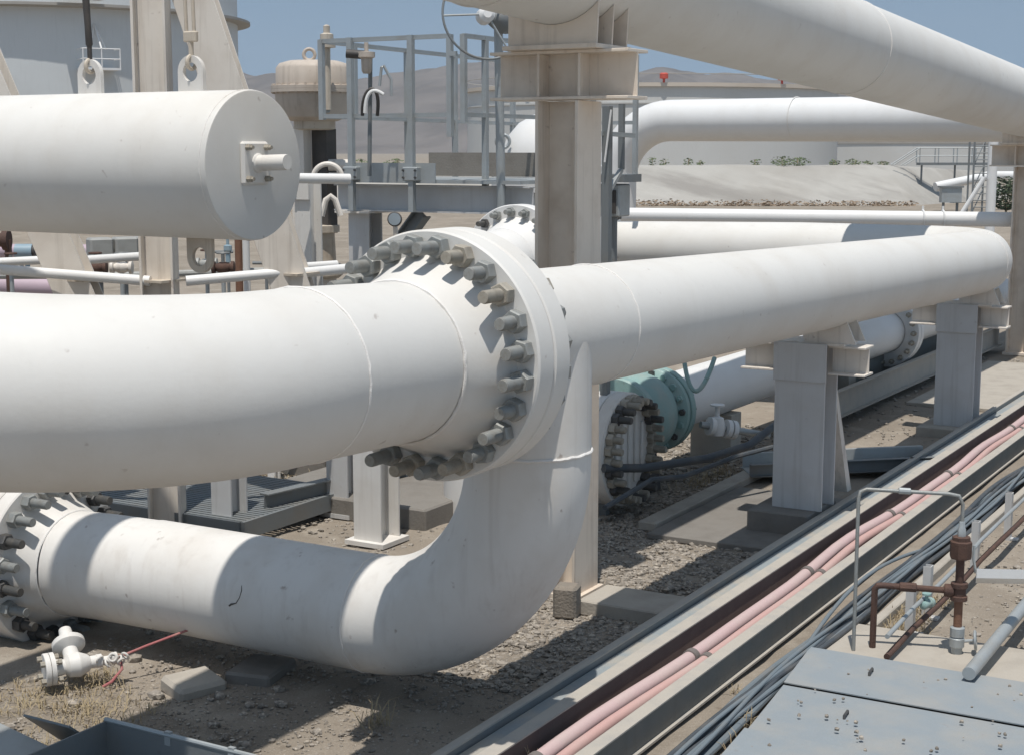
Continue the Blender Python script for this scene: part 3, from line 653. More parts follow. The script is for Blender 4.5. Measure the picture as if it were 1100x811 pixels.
CL = ['clamp at the bottom edge of the photo', 'clamp nearest the tray bend in the foreground', 'clamp level with the concrete footing', 'clamp beside the thin bent tube', 'clamp farthest up the pipes before the right edge', 'clamp near the vanishing end of the pipes']
for i, x in enumerate((8.62, 11.1, 14.0, 16.75, 19.2, 23.0)):
    dy = .03 * math.sin(x * .9 + .4) + .015 * math.sin(x * 2.1 + .8); zc = .122 + .012 * math.sin(x * 1.3 + .4)
    t = thing('pipe_clamp', (x, 4.7 + dy, .03), 'dark ' + CL[i] + ' on the pink pipes', 'clamp', 'clamps on the pink pipes')
    MB().lathe((x - .04, 4.77 + dy, zc), (1, 0, 0), [(.057, 0), (.068, .003), (.068, .077), (.057, .08)], 24, True).build('strap', 'clamp_rubber', t)
    MB().lathe((x - .04, 4.635 + dy, zc), (1, 0, 0), [(.047, 0), (.057, .003), (.057, .077), (.047, .08)], 24, True).build('strap', 'clamp_rubber', t)
    MB().span((x - .03, 4.52, .03), (x + .03, 4.545, .19)).build('bracket', 'clamp_rubber', t)
# loose grey cables
for i in range(13):
    yb = 3.93 + .13 * (i % 5) / 4 + random.uniform(-.015, .015); zb = .03 + .04 * (i // 5) + random.uniform(0, .015)
    pts = []; x = 6.0; ph = random.uniform(0, 6.28); ph2 = random.uniform(0, 6.28)
    while x < 30:
        pts.append(V((x, yb + .045 * math.sin(x * .55 + ph) + .03 * math.sin(x * 1.4 + ph2), zb + .02 * math.sin(x * .8 + ph2) + .01))); x += .3
    tag(MB().tube(pts, random.choice((.017, .021, .026, .03)), 10).build('cable', 'cable_grey' if i % 3 else 'cable_dark'), 'grey cable in the loose bundle lying along the foot of the trough', 'cable', 'loose grey cables beside the trough')
m = MB()
pts = [V((11.6 + .25 * k, 4.02 + .10 * math.sin(k * .185), .06 + .17 * math.sin(max(0, min(1, k / 17)) * 3.14))) for k in range(18)]
tag(m.tube(pts, .018, 10).build('cable', 'cable_grey'), 'single grey cable looping up above the bundle beside the thin bent tube', 'cable', 'loose grey cables beside the trough')
m = MB(); m.span((12.9, 3.74, -.03), (30, 3.83, .07), .01); structure(m, 'bundle_kerb', 'concrete')

# ------------------------------------------------------------------ thin bent tube and rusty valve manifold
XM = 12.3
t = thing('bent_tube', (12.1, 3.70, .07), 'thin grey tube bent in an upside-down U over the rusty valve pipework', 'tube')
tp_ = [V((12.1, 3.70, .06)), V((12.1, 3.70, 1.36)), V((12.11, 3.69, 1.42)), V((12.14, 3.65, 1.44)), V((12.42, 3.05, 1.415)), V((12.45, 2.97, 1.40)), V((12.46, 2.94, 1.33)), V((12.46, 2.94, 1.13))]
MB().tube(tp_, .016, 12).build('tubing', 'bolt_grey', t)
MB().lathe((12.27, 3.37, 1.432), (.4, -.88, -.04), [(.02, -.05), (.027, -.045), (.027, .045), (.02, .05)], 10).build('coupling', 'galvanised', t)
MB().lathe((12.46, 2.94, 1.13), (0, 0, 1), [(.034, -.07), (.034, 0), (.026, .01), (.026, .05), (.02, .06)], 6).build('fitting', 'galvanised', t)
rm = thing('rusty_manifold', (12.46, 2.94, .07), 'rusty brown valve and pipe stand under the bent tube at right', 'valve stand')
MB().lathe((12.46, 2.94, 0), (0, 0, 1), [(.04, .88), (.085, .88), (.09, .90), (.09, 1.02), (.075, 1.03), (.075, 1.06), (.055, 1.065)], 8).build('valve_body', 'rusty_pipe', rm, 30)
MB().cyl((12.46, 2.94, .66), (12.46, 2.94, .885), .035, seg=14).build('riser', 'rusty_pipe', rm)
MB().lathe((12.46, 2.94, 0), (0, 0, 1), [(.05, .52), (.07, .525), (.07, .56), (.055, .565), (.055, .63), (.07, .635), (.07, .67), (.05, .675)], 16).lathe((12.46, 2.94, .6), (-.25, .97, 0), [(.05, .04), (.055, .05), (.055, .11), (.045, .12)], 14).build('tee_fitting', 'rusty_pipe', rm, 30)
MB().cyl((12.46, 2.94, .28), (12.46, 2.94, .53), .036, seg=14).build('riser', 'rusty_bright', rm)
MB().tube([(12.43, 3.05, .60), (12.28, 3.52, .61), (12.265, 3.565, .605), (12.26, 3.585, .58), (12.26, 3.588, .05)], .027, 12).build('side_pipe', 'rusty_pipe', rm)
MB().lathe((12.34, 3.33, .607), (-.3, .95, 0), [(.03, -.07), (.04, -.065), (.04, .065), (.03, .07)], 8).build('union', 'rusty_pipe', rm, 30)
MB().lathe((12.46, 2.94, 0), (0, 0, 1), [(.045, .05), (.045, .12), (.062, .13), (.062, .20), (.05, .21), (.06, .22), (.06, .29), (.04, .30)], 12).build('gate_valve', 'galvanised', rm, 30)
hw = V((12.50, 2.80, .19))
MB().torus(hw, (.2, -.95, .1), .075, .011, 24, 8).cyl((12.46, 2.94, .17), hw, .014, seg=8).cyl(hw + V((0, 0, -.075)), hw + V((0, 0, .075)), .008, seg=6).cyl(hw + V((-.07, -.01, 0)), hw + V((.07, .01, 0)), .008, seg=6).build('handwheel', 'galvanised', rm)
wb = thing('white_bar', (12.9, 2.5, 0), 'white square bar reaching in from the right edge beside the rusty valve', 'bar')
MB().prism([(12.77, 2.88, 0.7), (12.77, 2.88, 0.6), (12.57, 2.83, .70), (12.57, 2.83, .78)], (1.0, -1.9, -.02)).build('bar', 'white_paint_fresh', wb)
bpts = [(12.67, 2.86, 0.72), (12.66, 2.88, 0.83), (12.66, 2.88, 0.95)]
MB().tube(bpts, .012, 8).build('hook', 'galvanised', wb)
gp = MB(); gp.cyl((11.62, 2.64, .20), (16.5, 2.60, .30), .052, seg=20)
tag(gp.build('grey_pipe', 'galvanised'), 'pale grey pipe running up to the right edge beside the cover plates', 'pipe')

# short posts with rusty rails
PL = ['short grey post beside the teal hose tap', 'second short post, behind the rusty manifold pipe', 'third short post, just right of the rusty valve', 'fourth short post, near the right edge', 'farthest short post at the right edge']
for i, (x, h_) in enumerate(((13.0, .40), (13.55, .47), (15.35, .50), (16.85, .50), (18.6, .5))):
    m = MB(); y_ = 3.42; channel(m, (x, y_ + .035, -.03), (x, y_ + .035, h_), (1, 0, 0), .09, .07, .008)
    m.span((x, y_ - .04, -.02), (x + .09, y_ + .035, .0))
    tag(m.build('short_post', 'grey_steel_paint'), PL[i] + ' in the row along the cables', 'post', 'short posts along the cables')
for (za, zb_, r_, mt, lab) in ((.30, .42, .020, 'galvanised', 'upper grey rail pipe fixed along the short posts'), (.13, .20, .026, 'rusty_pipe', 'lower rusty rail pipe fixed along the short posts')):
    m = MB(); y_ = 3.362 if r_ > .023 else 3.365
    m.tube([V((11.9 + k * .8, y_ + .006 * math.sin(k * 2), za + (zb_ - za) * min(1, k / 6) + .01 * math.sin(k * 1.7))) for k in range(24)], r_, 12)
    tag(m.build('rail_pipe', mt), lab, 'rail', 'rails on the short posts')
t = thing('hose_tap', (12.95, 3.36, .3), 'small teal tap on the rail beside the first short post', 'tap')
MB().lathe((12.95, 3.33, .30), (1, -.2, 0), [(.02, -.07), (.035, -.06), (.035, .05), (.045, .055), (.045, .09), (.03, .10)], 12).build('body', 'teal_paint', t)
MB().lathe((12.95, 3.33, .30), (0, 0, 1), [(.016, .02), (.016, .08), (.04, .085), (.04, .1)], 10).build('knob', 'teal_paint', t)

# cover plates
CP = ['farthest grey cover plate, with one bolt lug', 'middle grey cover plate, with sand patch and bolt', 'nearest grey cover plate at the bottom right corner']
qx = [11.84, 10.93, 9.86, 8.6]
for i in range(3):
    t = thing('cover_plate', (qx[i] - .4, 2.6, .08), CP[i], 'cover plate', 'grey cover plates over the pit')
    m = MB(); z0 = (.118, .092, .125)[i]
    ya, yb = 3.985 - .10 * i, 3.985 - .10 * (i + 1)
    m.prism([(qx[i], ya, z0), (qx[i + 1] + .008, yb, z0 - .006), (qx[i + 1] + .008, .4, z0), (qx[i], .4, z0 + .004)], (0, 0, .012))
    m.build('plate', 'cover_plate', t, 35, .002)
    for (dx, y_) in (((.4, 3.35), ), ((.42, 3.25), ), ((.5, 3.3), ))[i]:
        MB().tube([(qx[i] - dx - .05, y_, z0 + .012), (qx[i] - dx - .05, y_, z0 + .035), (qx[i] - dx + .06, y_ + .01, z0 + .035), (qx[i] - dx + .06, y_ + .01, z0 + .012)], .011, 8).build('lifting_lug', 'bolt_dark', t)
structure(MB().span((8.3, .4, -.04), (11.7, 3.62, .088), .01), 'pit_wall', 'concrete_dark')

# ------------------------------------------------------------------ hanging drum and its frame
dr = thing('hanging_drum', (10.17, 9.2, 3.43), 'white closed steel drum hanging on rods at upper left', 'drum')
cz = 4.06; rd = .625; xd = 10.17
MB().lathe((xd, 8.36, cz), (0, 1, 0), [(.02, 0), (rd - .02, 0), (rd - .006, .004), (rd, .016), (rd, 6.2), (.02, 6.2)], 110).build('shell', 'white_paint', dr, 30)
MB().torus((xd, 8.42, cz), (0, 1, 0), rd, .006, 90, 6, .002).build('weld_bead', 'weld_paint', dr)
pt = MB().box((xd - .02, 8.345, cz + .02), (.34, .05, .36), None, .02).build('end_plate', 'white_paint_stained', dr)
for a, b_ in ((-.12, -.13), (.12, -.13), (-.12, .13), (.12, .13)):
    MB().lathe((xd - .02 + a, 8.325, cz + .02 + b_), (0, -1, 0), [(.028, 0), (.028, .045), (.018, .05), (.018, .07)], 6).build('bolt', 'bolt_tan', pt, 25)
MB().lathe((xd + .0, 8.33, cz + .02), (0, -1, .03), [(.085, 0), (.08, .02), (.066, .03), (.066, .30), (.062, .315)], 24).build('spigot', 'white_paint_stained', pt)
def lug(y, z, s=1):
    pr = []
    for k in range(13): a = R(180 * k / 12); pr.append((y + math.cos(a) * .115, z + s * (.16 + math.sin(a) * .115)))
    pr.append((y - .125, z - s * .03)); pr.append((y + .125, z - s * .03))
    hole = [(y + math.cos(R(30 * k)) * .06, z + s * (.16 + math.sin(R(30 * k)) * .075)) for k in range(12)]
    m = MB(); n1 = len(pr)
    # ring of faces between outline and hole by angle matching
    out = []
    for k in range(36):
        a = R(10 * k); d = (math.cos(a), math.sin(a)); cy_, cz_ = y, z + s * .16
        rr = .14 if s * d[1] >= 0 else min(.14 / max(abs(d[0]), 1e-6), .19 / max(abs(d[1]), 1e-6))
        out.append((cy_ + d[0] * rr, cz_ + d[1] * rr))
    hol = [(y + math.cos(R(10 * k)) * .082, z + s * .16 + math.sin(R(10 * k)) * .082) for k in range(36)]
    vs_ = [(xd - .02, a, b_) for a, b_ in out] + [(xd - .02, a, b_) for a, b_ in hol] + [(xd + .02, a, b_) for a, b_ in out] + [(xd + .02, a, b_) for a, b_ in hol]
    fs = []
    for k in range(36):
        j = (k + 1) % 36
        fs += [(k, j, 36 + j, 36 + k), (72 + j, 72 + k, 108 + k, 108 + j), (j, k, 72 + k, 72 + j), (36 + k, 36 + j, 108 + j, 108 + k)]
    return m.add(vs_, fs)
lug(9.02, cz + rd).build('lifting_lug', 'white_paint_stained', dr, 30)
lug(10.20, cz + rd).build('lifting_lug', 'white_paint_stained', dr, 30)
lug(8.98, cz - rd, -1).build('lifting_lug', 'cream_steel_rusted', dr, 30)
for (y, mt, lab) in ((9.02, 'cream_steel_rusted', 'pale rusty turnbuckle rod holding the drum lug nearer the middle'), (10.20, 'dark_metal', 'dark turnbuckle rod holding the drum lug at the left edge')):
    t = thing('turnbuckle', (xd, y, cz + rd + .2), lab, 'turnbuckle', 'rods the drum hangs on')
    zl = cz + rd + .16
    MB().torus((xd, y, zl + .08), (0, 1, .0), .055, .018, 20, 8).build('shackle', 'cream_steel_rusted', t)
    MB().cyl((xd, y, zl + .12), (xd, y, zl + .30), .022, seg=10).build('rod', mt, t)
    if mt == 'dark_metal':
        MB().lathe((xd, y, zl + .24), (0, .05, 1), [(.018, 0), (.032, .03), (.03, .2), (.034, .5), (.018, 1.7), (.018, 3.0)], 12).build('barrel', mt, t)
    else:
        MB().cyl((xd - .0, y - .04, zl + .30), (xd, y - .04 + .06, zl + 3.0), .016, seg=8).cyl((xd, y + .045, zl + .30), (xd, y + .045 + .06, zl + 3.0), .016, seg=8).span((xd - .025, y - .07, zl + .25), (xd + .025, y + .07, zl + .34), .01).build('barrel', mt, t)
hf = thing('hanger_frame', (13.4, 11.7, 0), 'cream steel frame with slanted legs behind the hanging drum', 'frame')
def HP(x, y, d): return None
cbase = V((12.39, 11.53, 2.61))
MB().ibeam((cbase.x, cbase.y, -.02), (cbase.x, cbase.y, 7.6), tuple(RT), .36, .30, .02, .028).build('column', 'cream_steel', hf, 35, .004)
for a, b_ in (((12.8, 11.43, 6.16), (13.36, 10.45, 2.6)), ((11.52, 13.65, 6.06), (12.2, 12.47, 2.48))):
    MB().ibeam(a, b_, tuple(FW), .34, .42, .02, .03).build('diagonal_leg', 'cream_steel', hf, 35, .004)
for px, py, dd in ((172, 301, 16.5), (316, 294, 16.8), (88, 300, 16.8)):
    q = V((12.4, 11.53, 2.8)) if px == 172 else (V((13.36, 10.47, 2.85)) if px == 316 else V((12.19, 12.48, 2.79)))
    MB().box(q, (.40, .40, .025)).build('stiffener', 'cream_steel_rusted', hf)
MB().span((cbase.x - .3, cbase.y - .3, -.03), (cbase.x + .3, cbase.y + .3, .03)).build('base_plate', 'cream_steel_rusted', hf)
for a, b_, r_ in (((11.46, 13.36, 2.93), (12.27, 11.55, 2.8), .055), ((12.46, 11.22, 2.8), (13.24, 10.47, 2.87), .055), ((13.38, 10.43, 2.85), (13.97, 10.21, 2.87), .055), ((13.77, 10.76, 2.88), (14.24, 10.54, 2.89), .045), ((12.42, 14.48, 2.87), (12.95, 13.57, 2.92), .05), ((13.09, 13.33, 2.91), (13.19, 12.35, 2.99), .05)):
    MB().cyl(a, b_, r_, seg=20).build('brace_pipe', 'white_paint_fresh', hf)
MB().ibeam((-3, 8.72, 7.55), (8.3, 8.72, 7.55), (0, 0, 1), .45, .36, .02, .03).build('top_beam', 'cream_steel', hf, 35)  # unseen beam, added and cut short to cast a shadow band on the lower pipe
MB().ibeam((xd, 7.2, 7.95), (xd, 15, 7.95), (0, 0, 1), .35, .30, .02, .025).build('top_beam', 'cream_steel', hf, 35)

# ------------------------------------------------------------------ instruments seen below the drum
IL = ['left grey transmitter under the drum', 'middle grey transmitter under the drum', 'right grey transmitter under the drum, touching the column']
for i, p in enumerate(((18.3, 18.3, 2.62), (18.65, 18.09, 2.62), (18.98, 17.93, 2.62))):
    p = V(p); t = thing('transmitter', (p.x, p.y, 0), IL[i], 'transmitter', 'grey transmitters below the drum')
    rot = M.Rotation(R(-30), 3, 'Z')
    MB().box(p, (.38, .30, .30), rot, .03).build('housing', 'instrument_grey', t)
    MB().lathe(p + rot @ V((-.15, 0, 0)), rot @ V((-1, 0, 0)), [(.10, 0), (.10, .03), (.08, .035)], 16).build('cover', 'dark_metal', t)
    MB().cyl((p.x, p.y, 0), (p.x, p.y, p.z - .13), .035, seg=8).build('stand', 'galvanised_dark', t)
    MB().box(p + V((0, 0, -.45)), (.16, .16, .25), rot, .02).build('manifold', 'galvanised_dark', t)
BL = ['blue-grey instrument with dark lens at the far left under the drum', 'blue-grey instrument with bent arm beside the slanted leg']
for i, p in enumerate(((17.71, 19.33, 2.55), (18.28, 19.54, 2.53))):
    p = V(p); t = thing('gauge_transmitter', (p.x, p.y, 0), BL[i], 'transmitter', 'blue instruments below the drum')
    MB().cyl(p - RT * .18, p + RT * .10, .12, seg=20).build('housing', 'instrument_blue', t)
    MB().cyl(p + RT * .10 , p + RT * .14, .10, seg=20).build('lens', 'dark_metal', t)
    MB().tube([p, p + V((0, 0, -.3)), p + RT * .1 + V((0, 0, -.6)), p + RT * .1 + V((0, 0, -p.z))], .04, 8).build('stand', 'instrument_blue', t)
m = MB(); m.cyl((19.25, 22.66, 2.36), (21.07, 19.5, 2.34), .13, seg=20)
tag(m.build('pink_line', 'magenta_pipe'), 'pinkish purple pipe in the distance beneath the hanging drum', 'pipe')
m = MB(); m.cyl((16.49, 19.45, 2.1), (17.32, 18.0, 2.04), .16, seg=20)
tag(m.build('pink_line', 'magenta_pipe'), 'low pinkish pipe just above the bent pipe at the left edge', 'pipe')
t = thing('rusty_flange', (15.45, 17.24, 2.91), 'rusty brown flanged valve at the left edge under the drum', 'valve')
q = V((15.45, 17.24, 2.91)); MB().cyl(q - RT * .5, q + RT * .0, .10, seg=18).build('body', 'rusty_pipe', t); MB().cyl(q - RT * .06, q + RT * .02, .15, seg=18).build('flange', 'rusty_pipe', t)
MB().cyl((q.x, q.y, 0), (q.x, q.y, q.z), .05, seg=8).build('stand', 'rusty_pipe', t)
a = V((17.1, 14.39, 2.49)); m = MB(); m.cyl((a.x, a.y, -.1), (a.x, a.y, 3.1), .055, seg=14)
tag(m.build('rusty_post', 'rusty_bright'), 'slim rust-red vertical pipe right of the drum lug', 'pipe')
a = V((17.39, 14.49, 2.46)); m = MB(); m.cyl((a.x, a.y, -.1), (a.x, a.y, 3.1), .05, seg=14)
tag(m.build('white_post', 'white_paint_fresh'), 'slim white vertical pipe touching the rust-red one', 'pipe')
for lab, p in (('tiny grey tap on the dirt left of the rust-red pipe', (23.21, 19.8, 2.21)), ('tiny blue-grey tap on the dirt beside the slanted leg', (22.01, 17.88, 2.14))):
    p = V(p); t = thing('small_tap', (p.x, p.y, 0), lab, 'tap')
    MB().lathe(p, (0, 0, 1), [(.05, -.2), (.05, .0), (.08, .03), (.08, .12), (.03, .14), (.03, .25)], 10).build('body', 'instrument_blue', t)
    MB().cyl(p - RT * .25, p + RT * .1, .03, seg=8).build('handle', 'galvanised_dark', t)
    MB().cyl((p.x, p.y, -.1), (p.x, p.y, p.z), .03, seg=8).build('riser', 'galvanised_dark', t)

VL = ['small grey valve on a riser at the far left beneath the drum', 'small grey valve on a riser left of the first slanted leg', 'small rusty valve on a riser between the leg and the transmitters', 'small pale valve on a riser under the middle transmitter', 'small grey valve on a riser just right of the frame column', 'small rusty valve on a riser close to the rust-red pipe', 'small pale valve on a riser behind the second slanted leg']
for i, p in enumerate(((15.11, 16.82, 2.55), (15.64, 16.51, 2.51), (15.34, 15.43, 2.59), (15.74, 15.34, 2.57), (17.25, 15.12, 2.53), (16.21, 13.92, 2.59), (18.97, 15.15, 2.53))):
    p = V(p); t = thing('small_valve', (p.x, p.y, 0), VL[i], 'valve', 'small valves on risers behind the bent pipe')
    mt = ('instrument_grey', 'instrument_grey', 'rusty_pipe', 'cream_steel', 'instrument_grey', 'rusty_pipe', 'cream_steel')[i]
    MB().lathe(p, tuple(RT), [(.05, -.16), (.09, -.15), (.09, -.11), (.05, -.10), (.08, -.04), (.08, .04), (.05, .10), (.09, .11), (.09, .15), (.05, .16)], 14).build('body', mt, t)
    MB().cyl(p, p + V((0, 0, .2)), .025, seg=8).build('stem', 'galvanised_dark', t)
    MB().torus(p + V((0, 0, .2)), (0, 0, 1), .08, .014, 18, 6).build('handwheel', 'galvanised_dark' if i % 2 else 'rusty_pipe', t)
    MB().cyl((p.x, p.y, -.05), (p.x, p.y, p.z), .03, seg=8).build('riser', 'galvanised', t)
m = MB(); m.tube([(15.53, 17.91, 2.36), (16.46, 15.88, 2.39), (17.86, 14.27, 2.43)], .05, 10)
tag(m.build('header_pipe', 'instrument_grey'), 'thin grey header pipe behind the white brace pipes of the frame', 'pipe')

# ------------------------------------------------------------------ domed actuator
A0 = V((19.28, 14.65, 0))
ac = thing('domed_actuator', A0, 'beige domed diaphragm actuator on a rusty yoke left of the railing', 'actuator')
dome = MB().lathe(A0, (0, 0, 1), [(.02, 5.545), (.38, 5.53), (.52, 5.49), (.575, 5.42), (.585, 5.16), (.66, 5.15), (.66, 5.10)], 64).build('upper_dome', 'actuator_paint', ac, 40)
MB().lathe(A0, (0, 0, 1), [(.66, 5.098), (.66, 5.05), (.60, 5.04), (.58, 4.85), (.50, 4.68), (.36, 4.62), (.02, 4.62)], 64).build('lower_bowl', 'actuator_paint', ac, 40)
for k in range(28):
    a = R(360 * k / 28); MB().cyl(A0 + V((math.cos(a) * .625, math.sin(a) * .625, 5.03)), A0 + V((math.cos(a) * .625, math.sin(a) * .625, 5.18)), .02, seg=6).build('bolt', 'actuator_paint', ac)
MB().torus(A0 + V((-.1, 0, 5.62)), (-.86, -.5, 0), .085, .028, 20, 8).build('lifting_eye', 'actuator_paint', dome)
MB().lathe(A0, (0, 0, 1), [(.32, 4.62), (.32, 4.50), (.26, 4.48)], 32).build('yoke_flange', 'cream_steel_rusted', ac)
MB().span(A0 + V((-.26, .02, 3.0)), A0 + V((-.06, .26, 4.5))).build('yoke', 'cream_steel', ac)
MB().span(A0 + V((-.05, -.26, 2.9)), A0 + V((.20, .0, 4.5))).build('yoke', 'dark_metal', ac)
MB().cyl(A0 + V((0, 0, 2.9)), A0 + V((0, 0, 4.5)), .05, seg=10).build('stem', 'dark_metal', ac)
MB().lathe(A0, (0, 0, 1), [(.34, 2.2), (.40, 2.25), (.40, 2.4), (.3, 2.45), (.28, 2.9), (.36, 2.92), (.36, 3.02), (.2, 3.03)], 32).build('valve_body', 'cream_steel_rusted', ac)
MB().cyl(A0 + V((0, 0, -.1)), A0 + V((0, 0, 2.2)), .3, seg=24).build('pedestal', 'cream_steel', ac)
for k, (dz, r_) in enumerate(((3.75, .16), (3.95, .12))): MB().cyl(A0 + V((-.05, -.3, dz)), A0 + V((.1, -.62, dz)), .09, seg=14).build('side_fitting', 'cream_steel', ac)
q = V((18.72, 13.97, 5.77)); t = ac
MB().lathe(q, (0, 0, 1), [(.05, -1.0), (.05, -.1), (.13, -.09), (.13, -.03), (.10, 0), (.10, .10), (.05, .12), (.05, .22), (.02, .24)], 14).build('relief_valve', 'cream_steel_rusted', ac)
MB().tube([q + V((0, 0, -1.0)), A0 + V((-.2, -.2, 4.7))], .04, 8).build('impulse_tube', 'galvanised', ac)
# filter regulators beside railing
rg = thing('air_regulator', (17.66, 12.41, 5.34), 'small beige air filter and hoses fixed inside the railing', 'regulator')
q = V((17.62, 12.48, 5.44))
MB().lathe(q, (0, 0, 1), [(.05, -.22), (.07, -.18), (.075, -.02), (.12, 0), (.12, .07), (.03, .08), (.03, .2)], 14).build('filter', 'actuator_paint', rg)
MB().cyl(V((17.48, 12.72, 5.49)), q + V((0, 0, .03)), .06, seg=12).build('body', 'dark_metal', rg)
def bez(pts, n=16):
    pts = [V(p) for p in pts]; out = []
    for i in range(n + 1):
        t_ = i / n; q_ = pts[:]
        while len(q_) > 1: q_ = [a.lerp(b_, t_) for a, b_ in zip(q_, q_[1:])]
        out.append(q_[0])
    return out
MB().tube(bez([(17.59, 12.54, 4.65), (17.5, 12.49, 5.08), (17.61, 12.3, 5.11), (17.63, 12.27, 4.96), (17.69, 12.36, 4.65)]), .025, 8).build('hose', 'dark_metal', rg)
MB().tube(bez([(17.44, 12.39, 4.68), (17.45, 12.38, 5.02), (17.51, 12.28, 5.02), (17.57, 12.17, 4.93)]), .025, 8).build('hose', 'white_paint_fresh', rg)
MB().tube([(17.71, 12.33, 5.05), (17.72, 12.3, 5.31), (17.74, 12.28, 5.33), (17.79, 12.19, 5.14), (17.79, 12.19, 4.92)], .02, 8).build('tube', 'galvanised', rg)
MB().cyl((17.73, 12.49, 5.47), (17.71, 12.52, 3.82), .03, seg=8).build('stand', 'galvanised_dark', rg)

# ------------------------------------------------------------------ railed platform
pf = thing('railed_platform', (18.1, 12, 0), 'galvanised maintenance platform with square-tube railing behind the big joint', 'platform')
XF = 18.1
def fr_(px, z): pass
yf = {345: (18.1, 13.61, 5.72)[1], 378: (18.1, 13.07, 5.7)[1], 443: (18.1, 12.04, 5.67)[1], 483: (18.1, 11.43, 5.65)[1], 496: (18.1, 11.24, 5.64)[1], 530: (18.1, 10.74, 5.62)[1]}
ZT, ZM, ZD, ZB = 5.72, 4.66, 3.72, 3.32
def sq(mb, a, b_, s=.06): 
    a = V(a); b_ = V(b_)
    return mb.ibeam(a, b_, (0, 0, 1) if abs((b_ - a).normalized().z) < .9 else (1, 0, 0), s, s, s * .98, s * .3)
m = MB()
for z in (ZT, ZM):
    sq(m, (XF, yf[345], z), (XF, yf[483], z)); 
m.build('front_rail', 'galvanised', pf)
for z in (ZT, ZM):
    m = MB(); sq(m, (XF, yf[345] + .01, z - .0), (XF + 5.5, yf[345] + .01, z - .03)); m.build('side_rail', 'galvanised', pf)
    m = MB(); sq(m, (XF + .05, yf[496], z), (XF + 3.0, yf[496], z)); m.build('side_rail', 'galvanised', pf)
    m = MB(); sq(m, (XF + 5.5, yf[345], z - .03), (XF + 5.5, yf[496], z - .03)); m.build('back_rail', 'galvanised', pf)
for k in (378, 443):
    m = MB(); sq(m, (XF - .045, yf[k], ZB), (XF - .045, yf[k], ZT + .03), .08); m.build('post', 'galvanised', pf)
for (x, y_, z0) in ((XF, yf[345], ZM - .05), (XF, yf[483], ZM - .3), (XF + .05, yf[496], ZM - .1), (XF + .8, yf[345], ZM), (XF + 2.2, yf[345], ZD), (XF + 3.6, yf[345], ZD), (XF + 5.5, yf[345], ZD), (XF + .62, yf[496], ZB), (XF + 2.9, yf[496], ZD), (XF + 5.5, yf[443], ZD), (XF + 5.5, yf[496], ZD)):
    m = MB(); sq(m, (x, y_, z0), (x, y_, ZT + .02), .075); m.build('post', 'galvanised', pf)
m = MB(); m.box((XF - .02, yf[483] - .07, ZM + .82), (.05, .10, .06)); m.build('gate_latch', 'galvanised', pf)
MB().prism([(XF + .02, yf[345], ZD), (XF + 2.3, yf[345], ZD), (XF + 2.3, yf[496] - .9, ZD), (XF + .02, yf[496] - .9, ZD)], (0, 0, .05)).build('deck', 'galvanised', pf)
MB().span((XF - .005, yf[378] + .15, ZD + .0), (XF + .012, yf[483] + .25, ZD + .28)).build('toe_plate', 'galvanised', pf)
MB().span((XF + 2.2, yf[378] + .15, ZD + .06), (XF + 2.22, yf[496] - .3, ZD + .42)).build('toe_plate', 'concrete_dark', pf)
m = MB(); m.ibeam((XF + .22, yf[345] - .1, (ZD + ZB) / 2 - .02), (XF + .22, yf[496] - 1.0, (ZD + ZB) / 2 - .02), (0, 0, 1), ZD - ZB - .02, .22, .014, .02); m.build('edge_beam', 'grey_steel_paint', pf)
for k in (378, 443):
    MB().box((XF - .05, yf[k], ZD + .13), (.12, .24, .19), None, .01).build('clamp', 'galvanised', pf)
    m = MB()
    for dy in (-.10, .10):
        for dz in (-.05, .05): m.cyl((XF - .13, yf[k] + dy, ZD + .13 + dz), (XF - .10, yf[k] + dy, ZD + .13 + dz), .018, seg=6)
    m.build('bolt', 'bolt_dark', pf)
MB().ibeam((XF + .3, yf[378] + .02, -.05), (XF + .3, yf[378] + .02, ZB), (1, 0, 0), .34, .36, .02, .025).build('column', 'grey_steel_paint', pf)
MB().span((XF + .0, yf[378] - .25, ZB - .04), (XF + .6, yf[378] + .35, ZB - .012)).build('cap_plate', 'cream_steel', pf)
MB().ibeam((XF + .3, yf[378] - .15, 2.35), (XF + .3, yf[443] + .05, ZB - .02), (0, 0, 1), .2, .2, .014, .02).build('brace', 'galvanised_dark', pf)
MB().ibeam((XF + .3, yf[496] - .8, -.05), (XF + .3, yf[496] - .8, ZB), (1, 0, 0), .3, .3, .02, .025).build('column', 'grey_steel_paint', pf)
# gauge
q = V((15.73, 10.75, 3.34)); t = thing('pressure_gauge', q, 'small round pressure gauge just above the big joint', 'gauge')
MB().lathe(q, (-.86, -.5, .1), [(.085, -.05), (.09, -.04), (.09, .02), (.08, .03)], 24).build('case', 'dark_metal', t); MB().lathe(q, (-.86, -.5, .1), [(.078, .02), (.076, .033), (.02, .036)], 24).build('dial', 'glass_face', t)
MB().cyl(q, q + V((.1, 0, -.9)), .03, seg=8).build('stem', 'cream_steel', t)
